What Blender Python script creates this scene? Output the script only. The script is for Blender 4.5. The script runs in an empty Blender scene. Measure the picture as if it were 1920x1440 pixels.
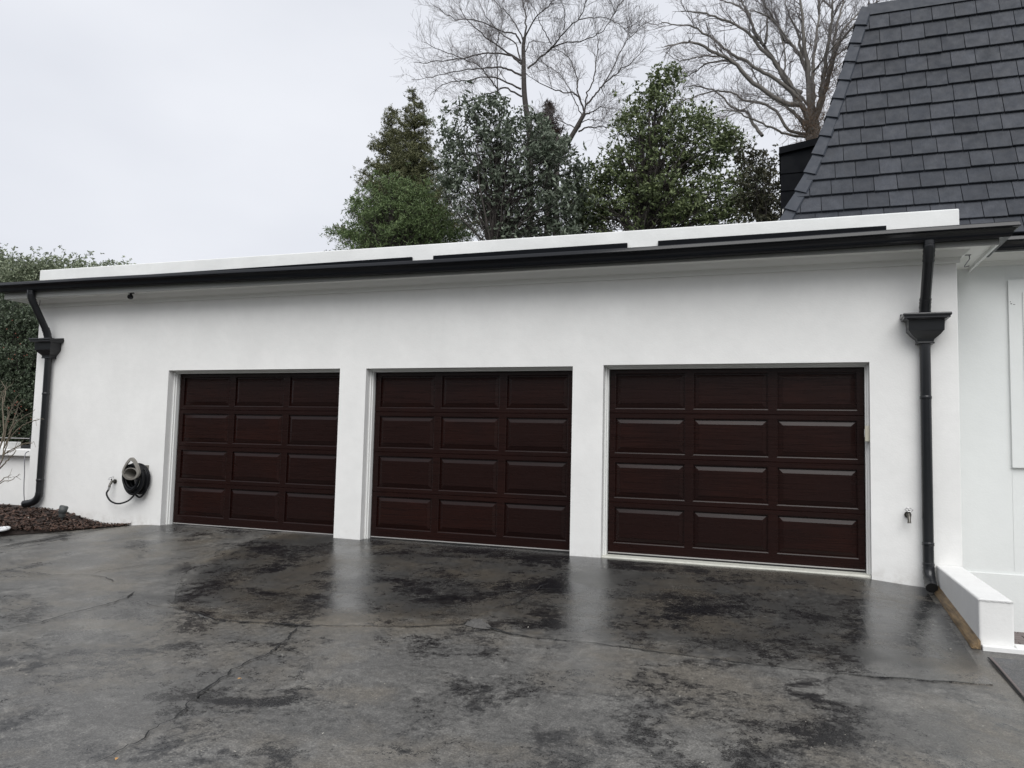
import bpy, math, random
import numpy as np
from mathutils import Vector, Matrix, noise as mnoise

random.seed(7); RNG = np.random.default_rng(7)
SC = bpy.context.scene
COL = SC.collection
R = math.radians

# ------------------------------------------------------------------ camera
F_PX, YAW, PITCH, ROLL = 1442.0, 0.34311, -0.07354, 0.02316
CAM = np.array([8.14878, -8.52208, 1.28056])

def cam_rot():
    B = np.array([[1, 0, 0], [0, 0, -1], [0, 1, 0]], float)
    cz, sz = math.cos(YAW), math.sin(YAW); Rz = np.array([[cz, -sz, 0], [sz, cz, 0], [0, 0, 1]])
    cx, sx = math.cos(PITCH), math.sin(PITCH); Rx = np.array([[1, 0, 0], [0, cx, -sx], [0, sx, cx]])
    cr, sr = math.cos(ROLL), math.sin(ROLL); Rr = np.array([[cr, -sr, 0], [sr, cr, 0], [0, 0, 1]])
    return Rr @ Rx @ B @ Rz.T
RC = cam_rot()

def at(u, v, ax, val):
    """surveying helper: the 3D point on a plane of the site seen at photo pixel (u, v)"""
    a = {'x': 0, 'y': 1, 'z': 2}[ax]
    d = RC.T @ np.array([(u - 960) / F_PX, (v - 720) / F_PX, 1.0])
    t = (val - CAM[a]) / d[a]
    return CAM + t * d

cd = bpy.data.cameras.new('camera'); cam = bpy.data.objects.new('camera', cd); COL.objects.link(cam)
cd.sensor_width = 36.0; cd.lens = F_PX / 1920 * 36.0; cd.clip_end = 2000; cd.clip_start = 0.05
M = np.eye(4); M[:3, 0] = RC[0]; M[:3, 1] = -RC[1]; M[:3, 2] = -RC[2]; M[:3, 3] = CAM
cam.matrix_world = Matrix(M.tolist())
SC.camera = cam

# ------------------------------------------------------------------ sky, sun, exposure
SUN_EL, SUN_AZ = R(48), R(20)          # the bright part of the cloud: high, behind the camera
world = bpy.data.worlds.new('World'); SC.world = world; world.use_nodes = True
wn, wl = world.node_tree.nodes, world.node_tree.links
wn.clear()
wo = wn.new('ShaderNodeOutputWorld'); bg = wn.new('ShaderNodeBackground'); bg.inputs['Strength'].default_value = 0.1
sky = wn.new('ShaderNodeTexSky'); sky.sky_type = 'NISHITA'; sky.sun_disc = False
sky.sun_elevation = SUN_EL; sky.sun_rotation = R(180) - SUN_AZ; sky.air_density = 1.5; sky.dust_density = 4
hs = wn.new('ShaderNodeHueSaturation'); hs.inputs['Saturation'].default_value = 0.12
wl.new(sky.outputs[0], hs.inputs['Color'])
tc = wn.new('ShaderNodeTexCoord')
mp = wn.new('ShaderNodeMapping'); mp.inputs['Scale'].default_value = (1.2, 1.2, 2.6)
wl.new(tc.outputs['Generated'], mp.inputs[0])
nz = wn.new('ShaderNodeTexNoise'); nz.inputs['Scale'].default_value = 2.2; nz.inputs['Detail'].default_value = 4; nz.inputs['Roughness'].default_value = .45
wl.new(mp.outputs[0], nz.inputs['Vector'])
cr = wn.new('ShaderNodeValToRGB')
cr.color_ramp.elements[0].position = .3; cr.color_ramp.elements[0].color = (4.8, 4.98, 5.45, 1)
cr.color_ramp.elements[1].position = .7; cr.color_ramp.elements[1].color = (5.6, 5.75, 6.15, 1)
wl.new(nz.outputs['Fac'], cr.inputs[0])
mx = wn.new('ShaderNodeMix'); mx.data_type = 'RGBA'; mx.inputs[0].default_value = .12
wl.new(cr.outputs[0], mx.inputs[6]); wl.new(hs.outputs[0], mx.inputs[7])
wl.new(mx.outputs[2], bg.inputs['Color']); wl.new(bg.outputs[0], wo.inputs['Surface'])

sl = bpy.data.lights.new('sun', 'SUN'); sl.energy = 1.5; sl.angle = R(50); sl.color = (1, .985, .96)
so = bpy.data.objects.new('sun', sl); COL.objects.link(so)
sd = Vector((math.sin(SUN_AZ) * math.cos(SUN_EL), -math.cos(SUN_AZ) * math.cos(SUN_EL), math.sin(SUN_EL)))
so.rotation_euler = sd.to_track_quat('Z', 'Y').to_euler(); so.location = (0, -20, 30)

SC.view_settings.view_transform = 'Standard'; SC.view_settings.look = 'None'
SC.view_settings.gamma = 1; SC.view_settings.use_curve_mapping = False
SC.view_settings.exposure = 0.68
SC.render.engine = 'CYCLES'

# ------------------------------------------------------------------ object helpers
def tag(o, label=None, cat=None, group=None, kind=None):
    if label: o['label'] = label
    if cat: o['category'] = cat
    if group: o['group'] = group
    if kind: o['kind'] = kind
    return o

def empty(name, loc, label, cat, group=None):
    o = bpy.data.objects.new(name, None); COL.objects.link(o); o.location = loc
    o.empty_display_size = .1
    return tag(o, label, cat, group)

def link(name, me, parent=None, loc=None):
    o = bpy.data.objects.new(name, me); COL.objects.link(o)
    if parent is not None:
        o.parent = parent
        w = Vector((0, 0, 0)); p = parent
        while p is not None:
            w += p.location; p = p.parent
        o.location = (Vector(loc) if loc is not None else Vector((0, 0, 0))) - w
    elif loc is not None:
        o.location = loc
    return o

class MB:
    """collects polygons, builds ONE mesh object"""
    def __init__(s): s.v = []; s.f = []; s.sm = []
    def add(s, vs, fs, smooth=False):
        b = len(s.v); s.v += [tuple(map(float, p)) for p in vs]
        for f in fs: s.f.append(tuple(i + b for i in f)); s.sm.append(smooth)
    def quad(s, a, b, c, d, smooth=False): s.add([a, b, c, d], [(0, 1, 2, 3)], smooth)
    def box(s, x0, x1, y0, y1, z0, z1):
        s.add([(x0, y0, z0), (x1, y0, z0), (x1, y1, z0), (x0, y1, z0), (x0, y0, z1), (x1, y0, z1), (x1, y1, z1), (x0, y1, z1)],
              [(0, 3, 2, 1), (4, 5, 6, 7), (0, 1, 5, 4), (1, 2, 6, 5), (2, 3, 7, 6), (3, 0, 4, 7)])
    def tube(s, pts, rad, n=8, cap=True, smooth=True):
        pts = [Vector(p) for p in pts]; k = len(pts)
        if not hasattr(rad, '__len__'): rad = [rad] * k
        t0 = (pts[1] - pts[0]).normalized()
        up = Vector((0, 0, 1)) if abs(t0.z) < .9 else Vector((0, 1, 0))
        nx = t0.cross(up).normalized(); vs = []; fs = []
        for i in range(k):
            t = (pts[min(i + 1, k - 1)] - pts[max(i - 1, 0)])
            if t.length < 1e-9: t = t0
            t = t.normalized(); nx = (nx - t * nx.dot(t))
            nx = nx.normalized() if nx.length > 1e-6 else t.orthogonal().normalized()
            ny = t.cross(nx)
            for j in range(n):
                a = 2 * math.pi * j / n
                vs.append(pts[i] + (nx * math.cos(a) + ny * math.sin(a)) * rad[i])
        for i in range(k - 1):
            for j in range(n):
                fs.append((i * n + j, i * n + (j + 1) % n, (i + 1) * n + (j + 1) % n, (i + 1) * n + j))
        s.add(vs, fs, smooth)
        if cap:
            s.add(vs[:n], [tuple(range(n - 1, -1, -1))]); s.add(vs[-n:], [tuple(range(n))])
    def sphere(s, c, r, n=12, m=8, sc=(1, 1, 1)):
        vs = []; fs = []
        for i in range(m + 1):
            th = math.pi * i / m
            for j in range(n):
                a = 2 * math.pi * j / n
                vs.append((c[0] + r * sc[0] * math.sin(th) * math.cos(a), c[1] + r * sc[1] * math.sin(th) * math.sin(a), c[2] + r * sc[2] * math.cos(th)))
        for i in range(m):
            for j in range(n):
                fs.append((i * n + j, (i + 1) * n + j, (i + 1) * n + (j + 1) % n, i * n + (j + 1) % n))
        s.add(vs, fs, True)
    def sweep(s, path, prof, closed=True, caps=True, zs=None, smooth=False):
        """profile (offset, z) swept along a plan path with mitred corners; offset to the right of travel"""
        n = len(path); rings = []
        for i in range(n):
            p = Vector(path[i][:2])
            d0 = (p - Vector(path[i - 1][:2])).normalized() if i > 0 else None
            d1 = (Vector(path[i + 1][:2]) - p).normalized() if i < n - 1 else None
            d0 = d0 or d1; d1 = d1 or d0
            n0 = Vector((d0.y, -d0.x)); n1 = Vector((d1.y, -d1.x)); m = (n0 + n1).normalized(); m = m / max(.2, m.dot(n0))
            dz = zs[i] if zs else 0
            rings.append([(p.x + m.x * o, p.y + m.y * o, z + dz) for o, z in prof])
        k = len(prof); vs = [q for r in rings for q in r]; fs = []
        for i in range(n - 1):
            for j in range(k if closed else k - 1):
                fs.append((i * k + j, i * k + (j + 1) % k, (i + 1) * k + (j + 1) % k, (i + 1) * k + j))
        s.add(vs, fs, smooth)
        if caps and closed:
            s.add(rings[0], [tuple(range(k - 1, -1, -1))]); s.add(rings[-1], [tuple(range(k))])
    def mesh(s, name, mat, weld=False):
        me = bpy.data.meshes.new(name); me.from_pydata(s.v, [], s.f)
        me.polygons.foreach_set('use_smooth', s.sm)
        mats = mat if isinstance(mat, (list, tuple)) else [mat]
        for q in mats: me.materials.append(q)
        import bmesh
        b = bmesh.new(); b.from_mesh(me)
        if weld: bmesh.ops.remove_doubles(b, verts=b.verts, dist=1e-5)
        bmesh.ops.recalc_face_normals(b, faces=b.faces)
        b.to_mesh(me); b.free(); me.update()
        return me
    def build(s, name, mat, parent=None, bevel=0, weld=None, seg=2):
        o = link(name, s.mesh(name, mat, weld if weld is not None else bool(bevel)), parent)
        if bevel:
            m = o.modifiers.new('bevel', 'BEVEL'); m.width = bevel; m.segments = seg; m.limit_method = 'ANGLE'; m.angle_limit = R(40)
        return o

def np_mesh(name, V, Fq, mat, parent=None, smooth=False):
    """fast mesh from arrays; Fq (n,3) or (n,4)"""
    me = bpy.data.meshes.new(name); k = Fq.shape[1]
    me.vertices.add(len(V)); me.vertices.foreach_set('co', np.asarray(V, np.float32).ravel())
    me.loops.add(Fq.size); me.loops.foreach_set('vertex_index', Fq.astype(np.int32).ravel())
    me.polygons.add(len(Fq)); me.polygons.foreach_set('loop_start', np.arange(0, Fq.size, k, dtype=np.int32))
    me.polygons.foreach_set('loop_total', np.full(len(Fq), k, np.int32))
    me.polygons.foreach_set('use_smooth', np.full(len(Fq), smooth))
    me.materials.append(mat); me.update(calc_edges=True); me.validate()
    return link(name, me, parent)

# ------------------------------------------------------------------ materials
def newmat(name):
    m = bpy.data.materials.new(name); m.use_nodes = True
    nt = m.node_tree; nt.nodes.clear()
    out = nt.nodes.new('ShaderNodeOutputMaterial'); p = nt.nodes.new('ShaderNodeBsdfPrincipled')
    nt.links.new(p.outputs[0], out.inputs[0])
    return m, nt, p

def N(nt, t, **kw):
    n = nt.nodes.new('ShaderNode' + t)
    for k, v in kw.items():
        if hasattr(n, k): setattr(n, k, v)
        else: n.inputs[k].default_value = v
    return n

def coords(nt, scale=(1, 1, 1), rot=(0, 0, 0)):
    g = N(nt, 'NewGeometry'); m = N(nt, 'Mapping')
    m.inputs['Scale'].default_value = scale; m.inputs['Rotation'].default_value = rot
    nt.links.new(g.outputs['Position'], m.inputs[0]); return m.outputs[0]

def noise(nt, vec, scale, detail=4, rough=.55, dist=0):
    n = N(nt, 'TexNoise'); n.inputs['Scale'].default_value = scale; n.inputs['Detail'].default_value = detail
    n.inputs['Roughness'].default_value = rough; n.inputs['Distortion'].default_value = dist
    nt.links.new(vec, n.inputs['Vector']); return n.outputs['Fac']

def ramp(nt, fac, stops):
    r = N(nt, 'ValToRGB'); e = r.color_ramp.elements
    while len(e) < len(stops): e.new(.5)
    for i, (p, c) in enumerate(stops):
        e[i].position = p; e[i].color = (c, c, c, 1) if not hasattr(c, '__len__') else (*c, 1)
    nt.links.new(fac, r.inputs[0]); return r.outputs[0]

def mix(nt, fac, a, b, mode='MIX'):
    m = N(nt, 'Mix'); m.data_type = 'RGBA'; m.blend_type = mode
    for s, v in ((0, fac), (6, a), (7, b)):
        if isinstance(v, bpy.types.NodeSocket): nt.links.new(v, m.inputs[s])
        elif s == 0: m.inputs[0].default_value = v
        else: m.inputs[s].default_value = (*v, 1)
    return m.outputs[2]

def math_(nt, op, a, b=0.0, c=None, clamp=False):
    m = N(nt, 'Math', operation=op); m.use_clamp = clamp
    for i, v in enumerate((a, b) if c is None else (a, b, c)):
        if isinstance(v, bpy.types.NodeSocket): nt.links.new(v, m.inputs[i])
        else: m.inputs[i].default_value = v
    return m.outputs[0]

def bump(nt, p, h, strength=.3, dist=.01):
    b = N(nt, 'Bump'); b.inputs['Strength'].default_value = strength; b.inputs['Distance'].default_value = dist
    nt.links.new(h, b.inputs['Height']); nt.links.new(b.outputs[0], p.inputs['Normal'])

def simple(name, col, rough=.5, var=.12, scale=6, bmp=0, metal=0, spec=.5, coat=0):
    m, nt, p = newmat(name); v = coords(nt)
    n = noise(nt, v, scale, 5)
    nt.links.new(mix(nt, n, tuple(c * (1 - var) for c in col), tuple(min(1, c * (1 + var)) for c in col)), p.inputs['Base Color'])
    rr = ramp(nt, noise(nt, v, scale * 2.3, 4), [(.3, rough * .85), (.7, min(1, rough * 1.15))])
    nt.links.new(rr, p.inputs['Roughness']); p.inputs['Metallic'].default_value = metal
    p.inputs['Specular IOR Level'].default_value = spec; p.inputs['Coat Weight'].default_value = coat; p.inputs['Coat Roughness'].default_value = .12
    if bmp: bump(nt, p, noise(nt, v, scale * 8, 5), bmp, .004)
    return m

def stucco(name, col, dirt=.05, grime=0.0):
    m, nt, p = newmat(name); v = coords(nt)
    a = noise(nt, v, 1.3, 6, .6); b = noise(nt, v, 9, 4)
    c = mix(nt, ramp(nt, a, [(.35, 0), (.65, 1)]), tuple(x * (1 - dirt) for x in col), col)
    c = mix(nt, ramp(nt, b, [(.45, 0), (.75, .35)]), c, tuple(x * (1 - dirt * 1.3) for x in col))
    # rain-splash grime along the foot of the wall, in irregular patches
    g = N(nt, 'NewGeometry'); sx = N(nt, 'SeparateXYZ'); nt.links.new(g.outputs['Position'], sx.inputs[0])
    low = N(nt, 'MapRange'); low.inputs[1].default_value = -.12; low.inputs[2].default_value = .16; low.inputs[3].default_value = grime; low.inputs[4].default_value = 0
    nt.links.new(sx.outputs['Z'], low.inputs[0])
    gm = math_(nt, 'MULTIPLY', low.outputs[0], ramp(nt, noise(nt, v, 7, 6, .7), [(.45, 0), (.68, 1)]), clamp=True)
    c = mix(nt, gm, c, (.36, .33, .29))
    nt.links.new(c, p.inputs['Base Color']); p.inputs['Roughness'].default_value = .75
    p.inputs['Specular IOR Level'].default_value = .3
    h = math_(nt, 'ADD', noise(nt, v, 55, 5, .65), math_(nt, 'MULTIPLY', noise(nt, v, 5, 3), 2.5))
    bump(nt, p, h, .30, .005)
    return m

MAT = {}
MAT['stucco'] = stucco('white_stucco', (.79, .79, .775), .08, .75)
MAT['house_stucco'] = stucco('grey_white_stucco', (.715, .735, .727), .04)
MAT['render'] = stucco('old_render', (.78, .78, .765), .09)
MAT['trim'] = simple('white_trim_paint', (.74, .745, .73), .45, .03, 3)
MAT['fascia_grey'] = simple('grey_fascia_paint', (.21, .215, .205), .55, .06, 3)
MAT['soffit'] = simple('white_soffit_paint', (.74, .745, .72), .6, .03, 2)
MAT['gutter'] = simple('black_gutter_metal', (.0032, .0040, .0062), .42, .15, 3, 0, 0, .08, .6)
MAT['pipe'] = simple('charcoal_pipe_metal', (.0095, .0105, .0125), .42, .15, 4, 0, 0, .2, .5)
MAT['dark_board'] = simple('black_board', (.0035, .0045, .0065), .6, .2, 4, 0, 0, .08)
MAT['sill'] = simple('concrete_sill', (.50, .50, .45), .7, .25, 14, .3)
MAT['rubber'] = simple('black_rubber', (.012, .012, .012), .6)
MAT['alu'] = simple('pale_aluminium', (.42, .41, .40), .35, .1, 10, 0, .3)
MAT['hose'] = simple('black_hose', (.004, .0045, .006), .5, .2, 10, 0, 0, .25)
MAT['resin'] = simple('grey_resin', (.20, .19, .17), .5, .15, 18)
MAT['brass'] = simple('dark_brass', (.10, .095, .085), .3, .3, 30, 0, .8)
MAT['chrome'] = simple('silver_metal', (.55, .55, .55), .3, .1, 30, 0, .9)
MAT['lamp_grey'] = simple('grey_lamp_metal', (.05, .055, .055), .5, .15, 20)
MAT['white_plastic'] = simple('white_plastic', (.62, .63, .64), .4, .05, 20)
MAT['tan'] = simple('tan_plastic', (.42, .40, .33), .5, .08, 20)
MAT['cable'] = simple('grey_cable', (.17, .17, .185), .5)
MAT['orange'] = simple('orange_plastic', (.5, .28, .1), .5)
MAT['rail'] = simple('dark_rail_metal', (.02, .022, .024), .45)
MAT['bark_dark'] = simple('dark_bark', (.048, .041, .037), .85, .4, 12, .5)
MAT['bark_grey'] = simple('grey_bark', (.135, .125, .113), .85, .45, 5, .6)
MAT['bark_twig'] = simple('fine_twig_bark', (.15, .135, .135), .85, .3, 4)
MAT['stem'] = simple('lichen_stem', (.16, .135, .10), .8, .4, 25)
MAT['ivy_twig'] = simple('brown_ivy_twig', (.12, .08, .055), .85, .4, 6)
MAT['grass'] = simple('grass_ground', (.05, .065, .03), .9, .4, 1.5)
MAT['membrane'] = stucco('white_roof_membrane', (.80, .81, .80), .12)
MAT['roofdeck'] = simple('grey_roof_deck', (.10, .10, .10), .8)

def mat_wood():
    m, nt, p = newmat('mahogany'); v = coords(nt, (.8, 1, 30)); v2 = coords(nt)
    g = noise(nt, v, 3.0, 8, .65, .6); big = noise(nt, v2, 1.6, 3)
    oi = N(nt, 'ObjectInfo')
    c = mix(nt, ramp(nt, g, [(.32, 0), (.7, 1)]), (.0075, .0025, .0018), (.0235, .0060, .0038))
    c = mix(nt, ramp(nt, big, [(.35, 0), (.7, .75)]), c, (.0085, .0036, .0034))
    c = mix(nt, math_(nt, 'MULTIPLY', oi.outputs['Random'], .85), c, (.0105, .0036, .0030))
    # weathered specks
    c = mix(nt, ramp(nt, noise(nt, v2, 60, 2), [(.79, 0), (.82, .35)]), c, (.08, .07, .065))
    nt.links.new(c, p.inputs['Base Color'])
    nt.links.new(ramp(nt, g, [(.2, .22), (.8, .36)]), p.inputs['Roughness'])
    p.inputs['Specular IOR Level'].default_value = .24
    bump(nt, p, g, .05, .0015)
    return m
MAT['wood'] = mat_wood()

def mat_board():
    m, nt, p = newmat('weathered_timber'); v = coords(nt, (14, 1.2, 14), (0, 0, R(3)))
    g = noise(nt, v, 3, 7, .6, .4)
    c = mix(nt, ramp(nt, g, [(.35, 0), (.65, 1)]), (.075, .05, .028), (.27, .185, .095))
    c = mix(nt, ramp(nt, noise(nt, coords(nt), 6, 4), [(.45, 0), (.7, .8)]), c, (.055, .04, .025))
    nt.links.new(c, p.inputs['Base Color']); p.inputs['Roughness'].default_value = .6
    bump(nt, p, g, .5, .004); return m
MAT['board'] = mat_board()

def mat_shingle():
    m, nt, p = newmat('charcoal_shingle')
    v = coords(nt, (30, 30, 4)); v2 = coords(nt)
    oi = N(nt, 'ObjectInfo'); r = oi.outputs['Random']
    base = ramp(nt, r, [(0, (.025, .029, .038)), (.5, (.034, .039, .049)), (1, (.045, .050, .062))])
    st = ramp(nt, noise(nt, v, 2.0, 6, .7), [(.3, .72), (.7, 1.15)])
    bl = ramp(nt, noise(nt, v2, 5, 4), [(.3, .8), (.7, 1.12)])
    c = mix(nt, 1.0, base, st, 'MULTIPLY'); c = mix(nt, 1.0, c, bl, 'MULTIPLY')
    nt.links.new(c, p.inputs['Base Color'])
    nt.links.new(ramp(nt, noise(nt, v2, 11, 4), [(.3, .5), (.7, .72)]), p.inputs['Roughness']); p.inputs['Specular IOR Level'].default_value = .32
    h = math_(nt, 'ADD', noise(nt, v, 2.2, 6, .7), noise(nt, v2, 130, 3))
    bump(nt, p, h, .35, .004); return m
MAT['shingle'] = mat_shingle()
MAT['hipcap'] = simple('hip_cap_slate', (.034, .040, .052), .55, .12, 6, .25, 0, .3)

def mat_leaf(name, a, b, c=None, rough=.45, cw=.12, trans=.12):
    m, nt, p = newmat(name); g = N(nt, 'NewGeometry')
    r = g.outputs['Random Per Island']
    col = mix(nt, r, a, b)
    if c:
        pos = coords(nt); patch = noise(nt, pos, 1.1, 3)
        f = math_(nt, 'ADD', math_(nt, 'MULTIPLY', patch, 2.2), math_(nt, 'MULTIPLY', r, .6))
        col = mix(nt, ramp(nt, f, [(1.45 - cw, 0), (1.6 - cw * .5, 1)]), col, c)
    nt.links.new(col, p.inputs['Base Color']); p.inputs['Roughness'].default_value = rough
    p.inputs['Specular IOR Level'].default_value = .4
    if trans:
        t = N(nt, 'BsdfTranslucent'); nt.links.new(col, t.inputs[0])
        ms = N(nt, 'MixShader'); ms.inputs[0].default_value = trans
        out = [n for n in nt.nodes if n.type == 'OUTPUT_MATERIAL'][0]
        nt.links.new(p.outputs[0], ms.inputs[1]); nt.links.new(t.outputs[0], ms.inputs[2]); nt.links.new(ms.outputs[0], out.inputs[0])
    return m
MAT['magnolia'] = mat_leaf('magnolia_leaf', (.066, .086, .058), (.20, .235, .175), (.10, .075, .045), .38, -.05)
MAT['evergreen'] = mat_leaf('evergreen_leaf', (.060, .082, .038), (.185, .225, .098), (.15, .17, .05), .42, .05)
MAT['brownleaf'] = mat_leaf('brown_tinged_leaf', (.03, .036, .02), (.075, .07, .04), (.10, .05, .025), .5, .1)
MAT['feather'] = mat_leaf('feathery_leaf', (.080, .122, .050), (.18, .245, .10), (.18, .17, .075), .55, -.02)
MAT['cypress'] = mat_leaf('bronze_conifer_leaf', (.080, .094, .046), (.18, .18, .088), (.24, .13, .062), .6, .02)
MAT['redconifer'] = mat_leaf('dull_red_conifer_leaf', (.05, .035, .028), (.09, .06, .045), None, .6)
MAT['hedge'] = mat_leaf('pale_hedge_leaf', (.12, .15, .095), (.33, .37, .25), (.19, .11, .085), .45, -.1)
MAT['holly'] = mat_leaf('dark_berry_leaf', (.040, .058, .036), (.12, .15, .095), (.06, .045, .03), .4, -.05)
MAT['added_bank'] = simple('added_bank_foliage', (.035, .045, .025), .9, .5, 1.5, .5)
MAT['berry'] = simple('red_berry', (.20, .05, .025), .4)
MAT['mulch'] = mat_leaf('mulch_chip', (.028, .016, .011), (.10, .056, .040), (.17, .072, .042), .7, -.05, 0)
MAT['mulch_soil'] = simple('mulch_soil', (.020, .013, .010), .9, .4, 25, .6)
MAT['litter'] = mat_leaf('pale_litter', (.30, .27, .22), (.6, .58, .52), None, .6, 0, 0)

def mat_asphalt(name, seed, dark, light, pale, brown, worn, rough, old=None, bmp=.42):
    m, nt, p = newmat(name)
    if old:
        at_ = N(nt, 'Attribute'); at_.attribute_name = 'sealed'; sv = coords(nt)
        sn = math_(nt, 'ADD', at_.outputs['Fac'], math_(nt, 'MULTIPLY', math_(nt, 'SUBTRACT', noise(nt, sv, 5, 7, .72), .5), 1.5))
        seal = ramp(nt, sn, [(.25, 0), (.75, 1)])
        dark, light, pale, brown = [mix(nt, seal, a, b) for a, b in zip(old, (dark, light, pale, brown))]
    v = coords(nt)
    off = N(nt, 'VectorMath', operation='ADD'); nt.links.new(v, off.inputs[0]); off.inputs[1].default_value = (seed, seed * .7, 0); v = off.outputs[0]
    mid = noise(nt, v, 1.25, 9, .70, .35)
    streak = noise(nt, v, 4.5, 7, .75, .2)
    fine = noise(nt, v, 19, 6, .78)
    agg = noise(nt, v, 95, 4, .8)
    f = math_(nt, 'ADD', mid, math_(nt, 'MULTIPLY', math_(nt, 'SUBTRACT', streak, .5), .45))
    f = math_(nt, 'ADD', f, math_(nt, 'MULTIPLY', math_(nt, 'SUBTRACT', fine, .5), .34))
    f = math_(nt, 'ADD', f, math_(nt, 'MULTIPLY', math_(nt, 'SUBTRACT', agg, .5), .26))
    wornm = ramp(nt, f, [(worn - .09, 0), (worn - .015, .35), (worn + .03, .82), (worn + .10, 1)])   # where the black sealer has worn off
    col = mix(nt, wornm, dark, light)
    pl = ramp(nt, noise(nt, v, 2.3, 8, .74, .3), [(.50, 0), (.62, .85)])
    col = mix(nt, math_(nt, 'MULTIPLY', pl, wornm), col, pale)
    br = ramp(nt, noise(nt, v, .8, 6, .68), [(.47, 0), (.60, .8)])
    col = mix(nt, math_(nt, 'MULTIPLY', br, wornm), col, brown)
    col = mix(nt, 1.0, col, ramp(nt, agg, [(.30, .42), (.5, 1.0), (.68, 1.9)]), 'MULTIPLY')
    col = mix(nt, 1.0, col, ramp(nt, fine, [(.32, .66), (.5, 1.0), (.68, 1.4)]), 'MULTIPLY')
    col = mix(nt, ramp(nt, noise(nt, v, 62, 2), [(.715, 0), (.74, .7)]), col, (.30, .29, .27))   # bare stone
    nt.links.new(col, p.inputs['Base Color'])
    wet = ramp(nt, noise(nt, v, 1.1, 5, .6, .4), [(.38, 0), (.62, 1)])
    rg = math_(nt, 'ADD', math_(nt, 'MULTIPLY', wornm, rough[1] - rough[0]), rough[0])
    rg = math_(nt, 'ADD', rg, math_(nt, 'MULTIPLY', wet, .12))
    rg = math_(nt, 'ADD', rg, math_(nt, 'MULTIPLY', fine, .12), clamp=True)
    nt.links.new(rg, p.inputs['Roughness'])
    p.inputs['Specular IOR Level'].default_value = .55
    h = math_(nt, 'ADD', math_(nt, 'MULTIPLY', agg, .7), math_(nt, 'ADD', math_(nt, 'MULTIPLY', fine, 1.3), math_(nt, 'MULTIPLY', wornm, -.5)))
    bump(nt, p, h, bmp, .005)
    return m
MAT['asphalt'] = mat_asphalt('wet_asphalt', 3.1, (.009, .009, .010), (.084, .082, .077), (.140, .136, .126), (.106, .095, .078), .46, (.12, .30))
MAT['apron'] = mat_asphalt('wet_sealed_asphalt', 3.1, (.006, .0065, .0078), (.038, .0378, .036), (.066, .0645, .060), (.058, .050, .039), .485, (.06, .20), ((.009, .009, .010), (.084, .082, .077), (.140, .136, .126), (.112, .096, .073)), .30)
MAT['crack'] = simple('crack_shadow_fill', (.008, .008, .008), .9)
MAT['patch'] = simple('grey_mortar_patch', (.075, .072, .068), .8, .5, 30, .6)
MAT['path'] = mat_asphalt('wet_concrete_path', 8.8, (.03, .03, .031), (.075, .077, .079), (.09, .09, .09), (.08, .075, .07), .40, (.2, .4))
MAT['paver'] = simple('purple_grey_paver', (.13, .105, .10), .6, .2, 12, .4)

# ------------------------------------------------------------------ ground
def sstep(a, b, x):
    t = min(1, max(0, (x - a) / (b - a))); return t * t * (3 - 2 * t)
def gz(x, y):
    t = max(0.0, -y)
    s = .075 * min(t, 2.2) + .028 * max(t - 2.2, 0)
    s = min(s, .55)
    return -.055 * sstep(8.7, 9.5, x) - .05 * sstep(-.1, -.9, x) - s
def ground_at(u, v, lift=0):
    z = 0
    for _ in range(25):
        p = at(u, v, 'z', z); z = .5 * z + .5 * (gz(p[0], p[1]) + lift)
    return Vector((p[0], p[1], gz(p[0], p[1]) + lift))

mb = MB(); g = 400
mb.quad((-g, -g, -.75), (g, -g, -.75), (g, g, -.75), (-g, g, -.75))
tag(mb.build('ground', MAT['grass']), kind='structure')

def sheet(name, poly_fn, xs, ys, mat, lift):
    V = []; idx = {}; Fq = []
    for j, y in enumerate(ys):
        for i, x in enumerate(xs):
            V.append((x, y, gz(x, y) + lift + .005 * (mnoise.noise(Vector((x * .9, y * .9, 3))) + .5 * mnoise.noise(Vector((x * 2.7, y * 2.7, 9))))))
    nx = len(xs)
    for j in range(len(ys) - 1):
        for i in range(nx - 1):
            if xs[i] > 9.5 and ys[j] > -1.80: continue          # the sunken landing beside the house
            Fq.append((j * nx + i, j * nx + i + 1, (j + 1) * nx + i + 1, (j + 1) * nx + i))
    o = np_mesh(name, np.array(V), np.array(Fq), mat, None, True)
    return tag(o, kind='structure')
def lin(a, b, s): return list(np.linspace(a, b, int(round(abs(b - a) / s)) + 1))
ys_ = lin(-40, -12, 1.0)[:-1] + lin(-12, .3, .12)
drive = sheet('driveway', None, lin(-14, -2, .5)[:-1] + lin(-2, 13, .12) + lin(14, 20, 1), ys_, MAT['asphalt'], 0)

# darker sealed apron in front of the doors: its own slab, a few mm proud, edge traced on the ground
edge_px = [(505, 1003), (470, 1012), (447, 1021), (418, 1034), (392, 1050), (368, 1060), (350, 1072), (336, 1088), (331, 1104), (328, 1124), (316, 1139), (345, 1146), (372, 1152), (400, 1163), (450, 1168), (520, 1171), (575, 1175),
           (650, 1174), (700, 1175), (760, 1178), (820, 1175), (868, 1172), (885, 1163), (920, 1178), (960, 1190), (1010, 1199), (1080, 1204), (1150, 1213),
           (1240, 1225), (1320, 1236), (1430, 1249), (1540, 1262), (1640, 1271), (1735, 1277), (1800, 1281), (1862, 1285)]
edge = [ground_at(u, v) for u, v in edge_px]
fine = []
for a, b in zip(edge[:-1], edge[1:]):
    n = max(2, int((b - a).length / .06))
    for k in range(n):
        q = a.lerp(b, k / n); w = .018
        q.x += w * mnoise.noise(Vector((q.x * 5, q.y * 5, 1))); q.y += w * mnoise.noise(Vector((q.x * 6, q.y * 6, 5))); fine.append(q)
fine.append(edge[-1])
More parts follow.
